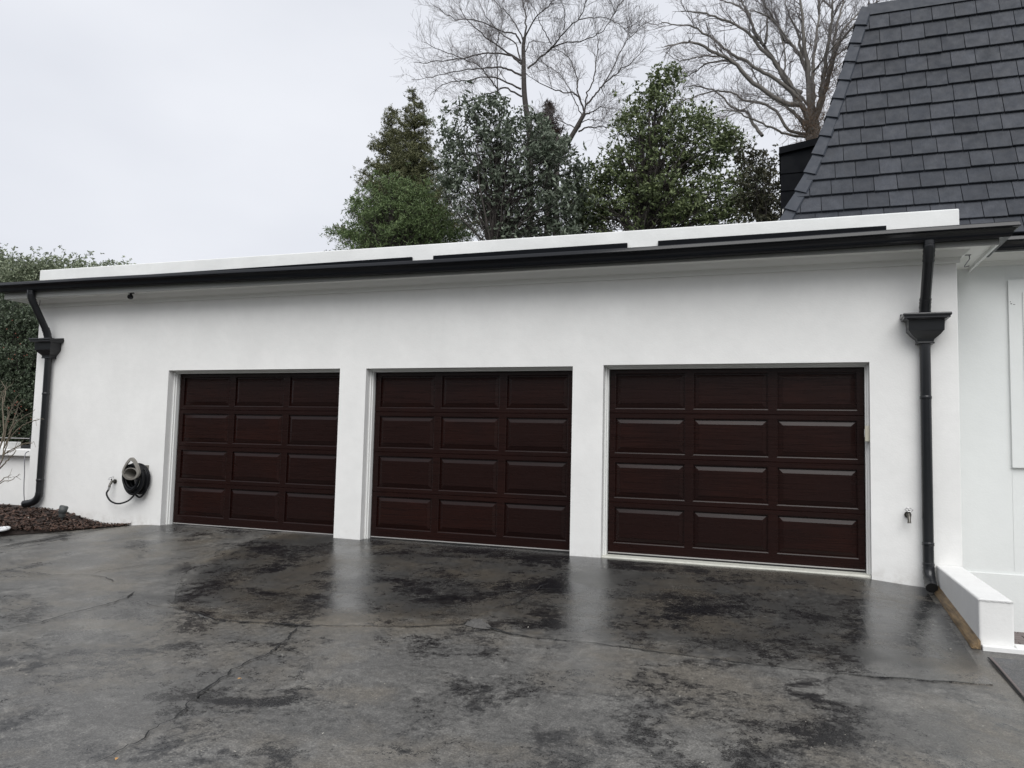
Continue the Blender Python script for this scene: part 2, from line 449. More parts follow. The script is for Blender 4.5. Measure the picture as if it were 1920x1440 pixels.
def apron():
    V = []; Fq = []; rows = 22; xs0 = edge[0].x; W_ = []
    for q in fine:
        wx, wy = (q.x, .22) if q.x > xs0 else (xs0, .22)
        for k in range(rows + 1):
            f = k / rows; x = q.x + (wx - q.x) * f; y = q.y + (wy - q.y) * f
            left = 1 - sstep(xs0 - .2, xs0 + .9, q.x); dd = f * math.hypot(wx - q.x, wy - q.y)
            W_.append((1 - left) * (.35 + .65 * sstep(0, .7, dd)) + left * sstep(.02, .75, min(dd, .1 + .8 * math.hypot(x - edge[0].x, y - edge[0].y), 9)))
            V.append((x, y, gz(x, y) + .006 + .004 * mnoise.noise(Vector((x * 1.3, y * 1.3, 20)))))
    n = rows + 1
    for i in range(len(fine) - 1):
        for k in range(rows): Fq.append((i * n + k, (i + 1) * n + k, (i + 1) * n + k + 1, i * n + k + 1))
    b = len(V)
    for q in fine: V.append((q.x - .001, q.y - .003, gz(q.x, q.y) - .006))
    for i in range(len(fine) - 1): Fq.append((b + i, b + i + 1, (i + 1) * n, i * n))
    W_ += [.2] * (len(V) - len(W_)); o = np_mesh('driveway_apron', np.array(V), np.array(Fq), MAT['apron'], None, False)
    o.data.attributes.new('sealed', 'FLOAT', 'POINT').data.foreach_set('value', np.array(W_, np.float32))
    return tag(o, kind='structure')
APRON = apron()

def crack(px, w, parent, lift, jit=.03, mat='crack', name='crack'):
    pts = [ground_at(u, v) for u, v in px]; out = []
    for a, b in zip(pts[:-1], pts[1:]):
        n = max(2, int((b - a).length / .035))
        for k in range(n): out.append(a.lerp(b, k / n))
    out.append(pts[-1]); L = []; Rr = []
    for i, q in enumerate(out):
        t = (out[min(i + 1, len(out) - 1)] - out[max(i - 1, 0)]); t.z = 0; t.normalize(); nn = Vector((-t.y, t.x, 0))
        q = q + nn * (jit * mnoise.noise(Vector((q.x * 9, q.y * 9, 2))) + .8 * jit * mnoise.noise(Vector((q.x * 33, q.y * 33, 4))))
        ww = w * .85 * (.25 + .9 * abs(mnoise.noise(Vector((q.x * 4, q.y * 4, 8))) + .45)) * min(1, (i + .4) / 4, (len(out) - i - .5) / 4)
        for S, s in ((L, 1), (Rr, -1)):
            z = q + nn * ww * s; S.append((z.x, z.y, gz(z.x, z.y) + lift))
    V = L + Rr; n = len(L)
    Fq = np.array([(i, i + 1, n + i + 1, n + i) for i in range(n - 1)])
    return np_mesh(name, np.array(V), Fq, MAT[mat], parent)
for px, w, j in [
    ([(165, 1440), (195, 1425), (245, 1400), (262, 1393), (285, 1373), (325, 1350), (352, 1325), (372, 1300), (402, 1282), (437, 1257), (470, 1240), (505, 1228), (520, 1213), (545, 1192), (560, 1177)], .009, .03),
    ([(0, 1184), (45, 1174), (78, 1168), (110, 1157), (150, 1147), (195, 1136), (240, 1122), (252, 1110)], .010, .02),
    ([(0, 1071), (45, 1073), (60, 1077), (115, 1079), (170, 1079), (200, 1084), (213, 1092)], .009, .02),
    ([(275, 1130), (282, 1137), (300, 1139), (320, 1139)], .010, .02),
    ([(170, 1079), (190, 1072), (240, 1064), (320, 1055)], .005, .02),
    ([(520, 1213), (545, 1220), (570, 1230)], .006, .02),
    (edge_px[10:], .006, .02)]:
    crack(px, w, drive, .009, j)
for px, w, j in [
    ([(345, 1145), (375, 1152), (402, 1163), (452, 1168), (520, 1172), (575, 1176)], .011, .015),
    ([(700, 1176), (770, 1178), (830, 1175), (868, 1172), (884, 1163)], .008, .015),
    ([(885, 1176), (920, 1180), (960, 1192), (1012, 1201)], .012, .015),
    ([(710, 1126), (760, 1122), (850, 1118), (935, 1111), (1010, 1107), (1060, 1107)], .008, .02),
    ([(820, 1134), (860, 1142), (920, 1146)], .007, .02),
    ([(920, 1146), (975, 1130), (1005, 1110), (1025, 1096)], .008, .03),
    ([(700, 1077), (780, 1083), (860, 1090), (940, 1095)], .005, .02),
    ([(395, 1045), (420, 1028), (448, 1020)], .007, .03)]:
    crack(px, w, APRON, .0145, j)
# crumbled mortar lump where the slab edge has broken
lump = [ground_at(u, v) for u, v in [(870, 1173), (880, 1166), (890, 1163), (902, 1166), (914, 1173), (926, 1180), (908, 1181), (888, 1178)]]
c0 = sum(lump, Vector()) / len(lump); V = []; Fq = []; nr, na = 7, 32
for i in range(nr):
    f = (i + 1) / nr
    for j in range(na):
        k = j / na * len(lump); q = lump[int(k) % len(lump)].lerp(lump[(int(k) + 1) % len(lump)], k % 1)
        x = c0.x + (q.x - c0.x) * f; y = c0.y + (q.y - c0.y) * f; rr_ = 1 + .22 * mnoise.noise(Vector((j * .9, 0, 5))); x = c0.x + (x - c0.x) * rr_; y = c0.y + (y - c0.y) * rr_
        h = .012 + .022 * (1 - f ** 2) + .014 * mnoise.noise(Vector((x * 22, y * 22, 0))) + .008 * mnoise.noise(Vector((x * 60, y * 60, 4)))
        V.append((x, y, gz(x, y) + (h if i < nr - 1 else .006)))
for i in range(nr - 1):
    for j in range(na): Fq.append((i * na + j, (i + 1) * na + j, (i + 1) * na + (j + 1) % na, i * na + (j + 1) % na))
V.append((c0.x, c0.y, gz(c0.x, c0.y) + .034))
for j in range(na): Fq.append((len(V) - 1, j, (j + 1) % na, (j + 1) % na))
Fq = [f if len(set(f)) == 4 else (f[0], f[1], f[2], f[2]) for f in Fq]
me_ = bpy.data.meshes.new('mortar_patch'); me_.from_pydata(V, [], [tuple(dict.fromkeys(f)) for f in Fq]); me_.materials.append(MAT['patch']); link('mortar_patch', me_, APRON)

# wet concrete path on the far right and its drain joint
jl = [ground_at(1846, 1234), ground_at(1885, 1280), ground_at(1920, 1322), ground_at(1990, 1405)]
mb = MB()
for a, b in zip(jl[:-1], jl[1:]):
    mb.quad((a.x + .045, a.y, gz(a.x, a.y) + .012), (b.x + .045, b.y, gz(b.x, b.y) + .012), (b.x + 4, b.y, gz(b.x, b.y) + .012), (a.x + 4, a.y, gz(a.x, a.y) + .012))
PATH = tag(mb.build('path', MAT['path']), kind='structure')
mb = MB(); mb2 = MB()
for a, b in zip(jl[:-1], jl[1:]):
    for o0, o1, h, t in ((.030, .044, .0145, mb2), (.016, .029, .0095, mb)):
        t.quad((a.x + o0, a.y, gz(a.x, a.y) + h), (b.x + o0, b.y, gz(b.x, b.y) + h), (b.x + o1, b.y, gz(b.x, b.y) + h), (a.x + o1, a.y, gz(a.x, a.y) + h))
mb.build('joint_gap', MAT['crack'], PATH); mb2.build('joint_edging', MAT['paver'], PATH)

# mulch bed, left
fe = [ground_at(u, v) for u, v in [(232, 987), (205, 989), (160, 993), (80, 1000), (0, 1006), (-200, 1030)]]
def bed_h(x, y):
    d = min(1, max(0, (-.72 - x) / 1.5))
    m = .17 * sstep(0, 1, d) * (1 - .75 * sstep(.6, 1.9, -y))
    return max(gz(x, y) + .012, gz(x, y) + m + .02 * mnoise.noise(Vector((x * 2, y * 2, 0))) * min(1, d * 4))
def bed_x(y):
    pts = sorted([(q.y, q.x) for q in fe])
    if y >= pts[-1][0]: return pts[-1][1]
    for (y0, x0), (y1, x1) in zip(pts[:-1], pts[1:]):
        if y0 <= y <= y1: return x0 + (x1 - x0) * (y - y0) / max(1e-6, y1 - y0)
    return pts[0][1]
ys = lin(-6, .12, .08); V = []; Fq = []; nc = 60
for y in ys:
    x1 = bed_x(y) + .02 * mnoise.noise(Vector((y * 6, 0, 0)))
    for i in range(nc):
        x = x1 - (9 * (i / (nc - 1)) ** 1.6); V.append((x, y, bed_h(x, y) if i else gz(x, y) + .008))
for j in range(len(ys) - 1):
    for i in range(nc - 1): Fq.append((j * nc + i, (j + 1) * nc + i, (j + 1) * nc + i + 1, j * nc + i + 1))
BED = tag(np_mesh('mulch_bed', np.array(V), np.array(Fq), MAT['mulch_soil'], None, True), kind='structure')

def chips(name, n, fn, size, mat, parent=None, flat=.5):
    P = np.array([fn() for _ in range(n)]); V = np.zeros((n, 4, 3)); A = RNG.uniform(0, 6.283, n)
    L = RNG.uniform(.5, 1.3, n) * size; W = L * RNG.uniform(.25, .5, n)
    tx = np.stack([np.cos(A), np.sin(A), RNG.normal(0, flat, n)], 1); ty = np.stack([-np.sin(A), np.cos(A), RNG.normal(0, flat, n)], 1)
    V[:, 0] = P - tx * L[:, None]; V[:, 1] = P - ty * W[:, None]; V[:, 2] = P + tx * L[:, None]; V[:, 3] = P + ty * W[:, None]
    return np_mesh(name, V.reshape(-1, 3), np.arange(4 * n).reshape(n, 4), mat, parent)
def bedp():
    y = -random.random() * 4; x = bed_x(y) + .03 - random.random() ** 1.4 * 4
    return (x, y, bed_h(x, y) + .008 + random.random() * .012)
tag(chips('bark_mulch', 20000, bedp, .029, MAT['mulch'], BED, .35), kind='stuff')
tag(chips('pale_chip', 160, bedp, .016, MAT['litter'], BED, .3), kind='stuff')

# asphalt joint beside the bed
crack([(0, 1027), (60, 1016), (130, 1003), (190, 993), (222, 987)], .024, drive, .012, .006, 'crack', 'expansion_joint')
# specks and small leaves on the driveway
def drivep():
    u = random.uniform(0, 1850); v = random.uniform(1040, 1438); q = ground_at(u, v, .018); return (q.x, q.y, q.z)
tag(chips('pale_grit', 120, drivep, .0075, MAT['litter'], drive, .15), kind='stuff')

# unseen wooded bank, added behind the camera so doors and gutters reflect dark
wx = np.linspace(-70, 90, 321); Vw = []; Fw = []
for i, x in enumerate(wx):
    yb = -44 + 3 * mnoise.noise(Vector((x * .07, 0, 0))) + .006 * (x - 8) ** 2 * .3
    h = 9.5 + 3.0 * mnoise.noise(Vector((x * .12, 3, 0))) + 1.6 * mnoise.noise(Vector((x * .5, 5, 0)))
    for k in range(12):
        f = k / 11; y = yb - 3.5 * f ** 2 + .8 * mnoise.noise(Vector((x * .6, f * 6, 2))); Vw.append((x, y, -.8 + h * math.sin(f * 1.5708) ** .7))
for i in range(320):
    for k in range(11): Fw.append((i * 12 + k, (i + 1) * 12 + k, (i + 1) * 12 + k + 1, i * 12 + k + 1))
tag(np_mesh('added_wood_bank', np.array(Vw), np.array(Fw), MAT['added_bank'], None, True), kind='stuff')

# ------------------------------------------------------------------ the garage
HY = .85                                  # plane of the house front
GX0, GX1, DEEP = -2.572, 9.745, 6.4
garage = empty('garage', (3.6, 0, 0), 'white stucco three-bay garage with flat roof and dark wooden doors', 'garage')
OPEN = [(-.021, 2.756, 2.154, .020), (3.138, 5.842, 2.150, .030), (6.200, 8.947, 2.160, .048)]

def facade():
    mb = MB(); zt = 3.40; zb = -.5
    xs = sorted([GX0, GX1] + [o[0] for o in OPEN] + [o[1] for o in OPEN])
    for a, b in zip(xs[:-1], xs[1:]):
        op = [o for o in OPEN if abs(o[0] - a) < 1e-6]
        if op:
            h = op[0][2]; mb.quad((a, 0, h), (b, 0, h), (b, 0, zt), (a, 0, zt))
            for x in (a, b): mb.quad((x, 0, zb), (x, .26, zb), (x, .26, h), (x, 0, h))
            mb.quad((a, 0, h), (b, 0, h), (b, .26, h), (a, .26, h))
            mb.quad((a, .26, h), (b, .26, h), (b, .26, zt), (a, .26, zt))
        else:
            h = 2.154
            nz_ = [zb, zt]
            mb.quad((a, 0, zb), (b, 0, zb), (b, 0, zt), (a, 0, zt))
            if a > GX0 and b < GX1: mb.quad((a, .26, zb), (b, .26, zb), (b, .26, zt), (a, .26, zt))
    mb.quad((GX0, 0, zb), (GX0, DEEP, zb), (GX0, DEEP, zt), (GX0, 0, zt))
    mb.quad((GX1, 0, zb), (GX1, DEEP, zb), (GX1, DEEP, zt), (GX1, 0, zt))
    mb.quad((GX0, DEEP, zb), (GX1, DEEP, zb), (GX1, DEEP, zt), (GX0, DEEP, zt))
    o = mb.build('wall', MAT['stucco'], garage, .009, True)
    return o
facade()

# crown moulding under the eave, wraps both corners
prof = [(-.01, 3.130), (.024, 3.130), (.026, 3.172), (.034, 3.176), (.034, 3.186), (.042, 3.194), (.056, 3.202), (.072, 3.216), (.084, 3.230), (.088, 3.237), (.098, 3.239), (.100, 3.2445), (-.01, 3.2445)]
mb = MB(); mb.sweep([(GX0, 1.6), (GX0, 0), (GX1, 0), (GX1, HY - .005)], prof)
mb.build('crown_moulding', MAT['trim'], garage)
EX0, EX1, EY = -2.86, 10.03, -.36
mb = MB()
mb.box(EX0 + .022, EX1 - .022, EY + .022, -.002, 3.245, 3.262); mb.box(EX0 + .022, GX0 - .002, -.002, 2.2, 3.245, 3.262); mb.box(GX1 + .002, EX1 - .022, -.002, HY - .002, 3.245, 3.262)
mb.build('soffit', MAT['soffit'], garage)
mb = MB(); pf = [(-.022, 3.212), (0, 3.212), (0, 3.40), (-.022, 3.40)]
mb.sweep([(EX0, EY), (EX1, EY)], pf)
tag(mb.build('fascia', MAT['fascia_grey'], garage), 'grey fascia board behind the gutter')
mb = MB(); mb.sweep([(EX0, 2.2), (EX0, EY + .0225)], pf); mb.sweep([(EX1, EY + .0225), (EX1, HY - .002)], pf)
mb.build('side_fascia', MAT['trim'], garage)

# gutter: K-profile with rolled lip, slightly sagging
gp = [(.001, -.005), (.001, -.128), (.074, -.128), (.080, -.118), (.088, -.112), (.090, -.094), (.098, -.076), (.114, -.060), (.1215, -.052), (.127, -.050), (.139, -.047), (.1425, -.042), (.143, -.038), (.1385, -.024), (.131, -.005), (.125, .003), (.115, .003), (.115, -.008), (.119, -.014), (.117, -.030), (.108, -.058), (.094, -.074), (.085, -.110), (.072, -.122), (.006, -.122), (.006, -.005)]
path = [(EX0, 2.2), (EX0, EY), (-1.0, EY), (1.0, EY), (3.5, EY), (5.0, EY), (6.8, EY), (8.2, EY), (9.3, EY), (EX1, EY), (EX1, HY - .46)]
zz = [3.432, 3.432, 3.424, 3.405, 3.378, 3.369, 3.366, 3.374, 3.385, 3.390, 3.390]
mb = MB(); mb.sweep(path, gp, zs=zz)
gut = mb.build('gutter', MAT['gutter'], garage)
tag(gut, 'black metal eaves gutter')
mb = MB()
for i, x in enumerate(np.arange(-2.4, 9.9, .81)):       # hidden hangers show as short straps over the trough
    z = np.interp(x, [p[0] for p in path[1:10]], zz[1:10]); mb.box(x, x + .025, EY - .118, EY - .004, z - .012, z - .009)
mb.build('gutter_strap', MAT['pipe'], garage)

# parapet, roof deck, metal drip edge pieces in front of it
def taper_box(mb, x0, x1, y0, y1, za0, zb0, za1, zb1):
    mb.add([(x0, y0, za0), (x1, y0, zb0), (x1, y1, zb0), (x0, y1, za0), (x0, y0, za1), (x1, y0, zb1), (x1, y1, zb1), (x0, y1, za1)],
           [(0, 3, 2, 1), (4, 5, 6, 7), (0, 1, 5, 4), (1, 2, 6, 5), (2, 3, 7, 6), (3, 0, 4, 7)])
mb = MB(); taper_box(mb, -2.69, 9.785, .05, .30, 3.402, 3.402, 3.735, 3.697)
mb.box(-2.69, -2.44, .302, DEEP, 3.402, 3.70)
mb.build('parapet', MAT['membrane'], garage, .012)
mb = MB(); mb.quad((EX0 - .02, EY - .03, 3.392), (EX1, EY - .03, 3.372), (EX1, .06, 3.47), (EX0, .06, 3.49))
mb.box(GX0, GX1 + .02, .06, DEEP, 3.401, 3.47)
mb.build('roof', MAT['roofdeck'], garage)
for a, b, za, zb in ((-2.86, 3.72, 3.545, 3.555), (4.02, 6.45, 3.552, 3.556), (6.80, 9.12, 3.556, 3.560)):
    mb = MB(); taper_box(mb, a, b, .012, .046, 3.47, 3.47, za, zb)
    mb.build('drip_edge', MAT['dark_board'], garage)

# doors
def make_door(x0, x1, ztop, zbot, label):
    fx0, fx1, ft = x0 + .034, x1 - .034, ztop - .034
    d = MB(); y0 = .195; H = ft - zbot
    xs_st = .064; mid = .082; pw = (fx1 - fx0 - 2 * xs_st - 2 * mid) / 3
    bot_r, rail, ph = .104, .098, .0
    ph = (H - bot_r - 3 * rail - .045) / 4
    pos = []
    zc = zbot
    for r in range(4):
        lo = bot_r if r == 0 else rail / 2; hi = .045 if r == 3 else rail / 2
        z0, z1 = zc, zc + lo + ph + hi; zc = z1
        g = .0009; a0, a1 = fx0 + .003, fx1 - .003; b0, b1 = z0 + (g if r else 0), z1 - g
        c = .0035
        xs = [a0 + c]; holes = []
        x = fx0 + xs_st
        for k in range(3): holes.append((x, x + pw)); x += pw + mid
        hz0, hz1 = z0 + lo, z0 + lo + ph
        X = [a0 + c] + [q for h in holes for q in h] + [a1 - c]; Z = [b0 + c, hz0, hz1, b1 - c]
        for i in range(len(X) - 1):
            for j in range(3):
                if j == 1 and i in (1, 3, 5): continue
                d.quad((X[i], y0, Z[j]), (X[i + 1], y0, Z[j]), (X[i + 1], y0, Z[j + 1]), (X[i], y0, Z[j + 1]))
        o = [(a0 + c, b0 + c), (a1 - c, b0 + c), (a1 - c, b1 - c), (a0 + c, b1 - c)]; w = [(a0, b0), (a1, b0), (a1, b1), (a0, b1)]
        for i in range(4):                                   # chamfered section edges and their returns
            j = (i + 1) % 4
            d.quad((o[i][0], y0, o[i][1]), (o[j][0], y0, o[j][1]), (w[j][0], y0 + .004, w[j][1]), (w[i][0], y0 + .004, w[i][1]))
            d.quad((w[i][0], y0 + .004, w[i][1]), (w[j][0], y0 + .004, w[j][1]), (w[j][0], y0 + .045, w[j][1]), (w[i][0], y0 + .045, w[i][1]))
        d.quad((a0, y0 + .045, b0), (a1, y0 + .045, b0), (a1, y0 + .045, b1), (a0, y0 + .045, b1))
        for h0, h1 in holes:                                 # moulded sticking round each recess
            loops = []
            for ins, dep in ((0, 0), (.0105, .0055), (.0115, .012), (.0115, .028)):
                loops.append([(h0 + ins, y0 + dep, hz0 + ins), (h1 - ins, y0 + dep, hz0 + ins), (h1 - ins, y0 + dep, hz1 - ins), (h0 + ins, y0 + dep, hz1 - ins)])
            for A, B in zip(loops[:-1], loops[1:]):
                for i in range(4): d.quad(A[i], A[(i + 1) % 4], B[(i + 1) % 4], B[i])
            pos.append(((h0 + h1) / 2, (hz0 + hz1) / 2))
    door = d.build('garage_door', MAT['wood'], garage); tag(door, label)
    w2, h2 = pw / 2 - .012, ph / 2 - .012
    p = MB(); loops = []
    for ins, yy in ((0, .024), (.010, .023), (.012, .020), (.052, .0065), (.054, .003)):
        loops.append([(-(w2 - ins), yy, -(h2 - ins)), (w2 - ins, yy, -(h2 - ins)), (w2 - ins, yy, h2 - ins), (-(w2 - ins), yy, h2 - ins)])
    for A, B in zip(loops[:-1], loops[1:]):
        for i in range(4): p.quad(A[i], A[(i + 1) % 4], B[(i + 1) % 4], B[i])
    p.quad(*loops[-1])
    me = p.mesh('panel', MAT['wood'])
    for x, z in pos: link('panel', me, door, (x, y0, z))
    s = MB(); s.box(fx0 + .004, fx1 - .004, y0 + .004, y0 + .04, zbot - .028, zbot - .002); s.build('bottom_seal', MAT['rubber'], door)
    s = MB(); s.box(fx0 + .006, fx1 - .006, y0 - .004, y0 + .003, zbot - .008, zbot + .004); s.build('seal_retainer', MAT['alu'], door)
    # white frame: flat casing with a stop bead
    f = MB()
    for xa, xb, sgn in ((x0, fx0, 1), (x1, fx1, -1)):
        f.box(min(xa, xa + sgn * .019), max(xa, xa + sgn * .019), .105, .25, zbot - .06, ztop - .02)
        a, b = xa + sgn * .0195, xb; f.box(min(a, b), max(a, b), .130, .19, zbot - .06, ft - .001)
    f.box(x0 + .001, x1 - .001, .105, .25, ztop - .019, ztop - .0005)
    f.box(x0 + .02, x1 - .02, .130, .19, ft, ztop - .0195)
    f.build('door_frame', MAT['trim'], garage, .002)
    # sill
    s = MB(); n = 40
    for i in range(n):
        a, b = x0 + .004 + (x1 - x0 - .008) * i / n, x0 + .004 + (x1 - x0 - .008) * (i + 1) / n
        j0 = .012 * mnoise.noise(Vector((a * 3, 0, 0))); j1 = .012 * mnoise.noise(Vector((b * 3, 0, 0))); t = zbot - .028
        s.quad((a, .018 + j0, -.2), (b, .018 + j1, -.2), (b, .02 + j1, t - .012), (a, .02 + j0, t - .012))
        s.quad((a, .02 + j0, t - .012), (b, .02 + j1, t - .012), (b, .034 + j1, t), (a, .034 + j0, t))
        s.quad((a, .034 + j0, t), (b, .034 + j1, t), (b, .3, t + .001), (a, .3, t + .001))
    s.build('sill', MAT['sill'], garage)
for (x0, x1, zt, zb), lb in zip(OPEN, ('dark mahogany panelled garage door beside the hose hanger', 'dark mahogany panelled garage door in the middle bay', 'dark mahogany panelled garage door in the bay beside the house')):
    make_door(x0, x1, zt, zb, lb)
# dark interior behind the doors so no light leaks past their edges
mb = MB(); mb.box(GX0 + .3, GX1 - .3, .32, .34, -.3, 3.3); mb.build('inner_wall', MAT['dark_board'], garage)

# ------------------------------------------------------------------ downspouts
def ribbed(mb, pts, r, n=16, rib=0.0, pitch=.02):
    """round pipe; rib>0 gives the crimped rings of an elbow"""
    P = [Vector(p) for p in pts]; out = [P[0]]
    for a, b in zip(P[:-1], P[1:]):
        k = max(1, int((b - a).length / (pitch / 2 if rib else .2)))
        for i in range(1, k + 1): out.append(a.lerp(b, i / k))
    mb.tube(out, [r + (rib if i % 2 else 0) for i in range(len(out))], n)
def arc(p0, p1, p2, n=8):
    p0, p1, p2 = Vector(p0), Vector(p1), Vector(p2)
    return [p0 * (1 - t) ** 2 + p1 * 2 * t * (1 - t) + p2 * t * t for t in np.linspace(0, 1, n)]

def downspout(xw, top, outlet_x, head_z, foot, label):
    d = link('downspout', None, garage, (xw, 0, 0)); tag(d, label)
    r = .051; yw = -.075
    a = MB()
    k0 = Vector((outlet_x, -.42, top)); k1 = Vector((outlet_x, -.415, top - .10))
    k2 = Vector((xw, -.10, head_z + .06)); k3 = Vector((xw, -.10, head_z - .04))
    dv = (k2 - k1).normalized()
    ribbed(a, [k0, k0.lerp(k1, .4)], r); ribbed(a, arc(k0.lerp(k1, .4), k1, k1 + dv * .10), r, rib=.0035, pitch=.03)
    a.build('upper_elbow', MAT['pipe'], d)
    a = MB(); ribbed(a, [k1 + dv * .09, k2 - dv * .10], r - .002); a.build('offset_pipe', MAT['pipe'], d)
    a = MB(); ribbed(a, arc(k2 - dv * .11, k2, k3), r + .001, rib=.0035, pitch=.03); a.build('lower_elbow', MAT['pipe'], d)
    # conductor head
    h = MB()
    lv = [(0, .208, .245), (-.012, .212, .250), (-.028, .209, .247), (-.040, .190, .226), (-.056, .172, .205), (-.060, .158, .188), (-.165, .156, .185), (-.172, .148, .178), (-.200, .128, .160), (-.228, .098, .138), (-.245, .076, .126), (-.272, .070, .124), (-.276, .078, .130), (-.288, .078, .130)]
    rings = [[(xw - w, -.004, head_z + z), (xw - w, -dep, head_z + z), (xw + w, -dep, head_z + z), (xw + w, -.004, head_z + z)] for z, w, dep in lv]
    for A, B in zip(rings[:-1], rings[1:]):
        for i in range(4): h.quad(A[i], A[(i + 1) % 4], B[(i + 1) % 4], B[i])
    h.quad(*rings[-1])
    inn = [(xw - .200, -.008, head_z), (xw - .200, -.238, head_z), (xw + .200, -.238, head_z), (xw + .200, -.008, head_z)]
    for i in range(4): h.quad(rings[0][i], rings[0][(i + 1) % 4], inn[(i + 1) % 4], inn[i])
    low = [(p[0], p[1], head_z - .05) for p in inn]
    for i in range(4): h.quad(inn[i], inn[(i + 1) % 4], low[(i + 1) % 4], low[i])
    h.quad(*low)
    h.build('conductor_head', MAT['pipe'], d, .003, True)
    b = MB(); b.box(xw - .207, xw + .200, -.016, -.001, head_z - .01, head_z + .022); b.build('back_plate', MAT['dark_board'], d)
    zf = head_z - .285
    a = MB(); ribbed(a, [(xw, yw, zf), (xw, yw, foot[0][2] - .004)], r - .001); a.build('pipe', MAT['pipe'], d)
    for z in (zf - .55, foot[0][2] + .16):
        a = MB(); a.tube([(xw, yw, z), (xw, yw, z + .006), (xw, yw, z + .03), (xw, yw, z + .036)], [r, r + .0035, r + .0035, r], 18); a.build('pipe_joint', MAT['pipe'], d)
    a = MB(); pts = arc(*[Vector(f) for f in foot], 9); ribbed(a, pts, r, rib=.0035, pitch=.03)
    t = (pts[-1] - pts[-2]).normalized()
    o = Vector(pts[-1]); n = 18
    ribbed(a, [o, o + t * .05], r + .002)
    a.build('foot_elbow', MAT['pipe'], d)
    a = MB(); a.tube([o + t * .052, o + t * .053], r - .004, 18); a.build('outlet_hole', MAT['rubber'], d)
    return d
fz = gz(9.43, -.1)
downspout(9.440, 3.272, 9.437, 2.612, [(9.440, -.075, .20), (9.440, -.075, .055), (9.440, -.19, .008)], 'dark downspout with conductor head beside the house')
q = at(57, 560, 'y', -.42)
downspout(-2.235, 3.31, float(q[0]), 2.632, [(-2.235, -.075, .36), (-2.235, -.075, .21), (-2.46, -.085, .185)], 'dark downspout with slanted offset pipe and conductor head by the mulch bed')

# ------------------------------------------------------------------ things fixed to or near the garage
fl = empty('floodlight', (-.57, -.21, 3.24), 'small black floodlight hanging under the eave above the hose hanger', 'light')
mb = MB(); mb.tube([(-.57, -.21, 3.244), (-.57, -.21, 3.232)], .042, 16); mb.build('base_plate', MAT['pipe'], fl)
mb = MB(); mb.tube([(-.57, -.21, 3.234), (-.57, -.215, 3.20)], .016, 10); mb.build('neck', MAT['pipe'], fl)
mb = MB(); mb.tube([(-.57, -.21, 3.215), (-.57, -.213, 3.205), (-.57, -.218, 3.19), (-.57, -.222, 3.175), (-.57, -.224, 3.155), (-.57, -.225, 3.148)], [.016, .032, .040, .040, .030, .01], 16); mb.build('lamp_head', MAT['gutter'], fl)

def faucet(c, label, down):
    f = empty('faucet', c, label, 'faucet', 'outdoor faucets on the garage wall'); x, y, z = c
    mb = MB(); mb.tube([(x, -.001, z), (x, -.012, z)], .032, 14); mb.build('wall_flange', MAT['brass'], f)
    mb = MB(); mb.tube([(x, -.01, z), (x, -.065, z)], .014, 10); mb.tube([(x, -.055, z + .012), (x, -.07, z - .01), (x, -.095, z - .045), (x, -.10, z - .075)], [.018, .018, .015, .017], 10); mb.build('spout', MAT['brass'], f)
    mb = MB(); mb.tube([(x, -.06, z + .005), (x, -.075, z + .045)], .008, 8); mb.build('valve_stem', MAT['brass'], f)
    mb = MB(); hc = Vector((x, -.078, z + .052)); ring = []
    for i in range(19):
        a = 2 * math.pi * i / 18; rr = .032 + .004 * math.cos(a * 6); ring.append(hc + Vector((rr * math.cos(a), rr * math.sin(a) * .95, rr * math.sin(a) * .5)))
    mb.tube(ring, .0045, 6, False)
    for i in range(3):
        a = 2 * math.pi * i / 3; e = hc + Vector((.03 * math.cos(a), .03 * math.sin(a), .016 * math.sin(a))); mb.tube([hc, e], .0035, 5)
    mb.build('handle', MAT['chrome'], f)
    return f
fr = at(1704, 966, 'y', -.07); faucet((float(fr[0]), 0, float(fr[2])), 'bare metal faucet on the wall between the downspout and the last garage door', 0)
fl_ = at(211, 903, 'y', -.05); fL = (float(fl_[0]), 0, float(fl_[2])); faucet(fL, 'metal faucet with a black hose screwed on beside the hose hanger', 0)

# hose hanger: open grey resin bracket standing out from the wall
HX, HZ = -.345, .70
hh = empty('hose_hanger', (HX, 0, HZ), 'grey resin hose hanger on the white wall holding a coiled hose', 'hose hanger')
def tri_ring(rs, y, dz=0, n=44):
    out = []
    for i in range(n + 1):
        a = 2 * math.pi * i / n - math.pi / 2
        x = math.cos(a) * rs * (1 - .38 * max(0, math.sin(a)) ** 1.2); z = math.sin(a) * rs * (1.30 if math.sin(a) > 0 else .72)
        out.append(Vector((HX + x, y, HZ + .03 + z + dz)))
    return out
mb = MB(); o1, o2, i1, i2 = tri_ring(.152, -.255), tri_ring(.154, -.225), tri_ring(.118, -.261, -.002), tri_ring(.128, -.225)
for A, B in ((o1, o2), (i1, o1), (i2, i1), (o2, i2)):
    for k in range(len(A) - 1): mb.quad(A[k], A[k + 1], B[k + 1], B[k], True)
mb.build('front_ring', MAT['resin'], hh)
mb = MB()                                           # saddle / tray between ring and wall
for s in range(14):
    a0, a1 = math.pi * (1 + .0) + math.pi * s / 14, math.pi + math.pi * (s + 1) / 14
    for r0, r1, y0, y1 in ((.122, .10, -.255, -.12), (.10, .095, -.12, -.01)):
        q = lambda a, r, y: (HX + math.cos(a) * r, y, HZ + .02 + math.sin(a) * r * .72)
        mb.quad(q(a0, r0, y0), q(a1, r0, y0), q(a1, r1, y1), q(a0, r1, y1), True)
mb.build('tray', MAT['resin'], hh)
mb = MB()                                           # arched hood inside the ring
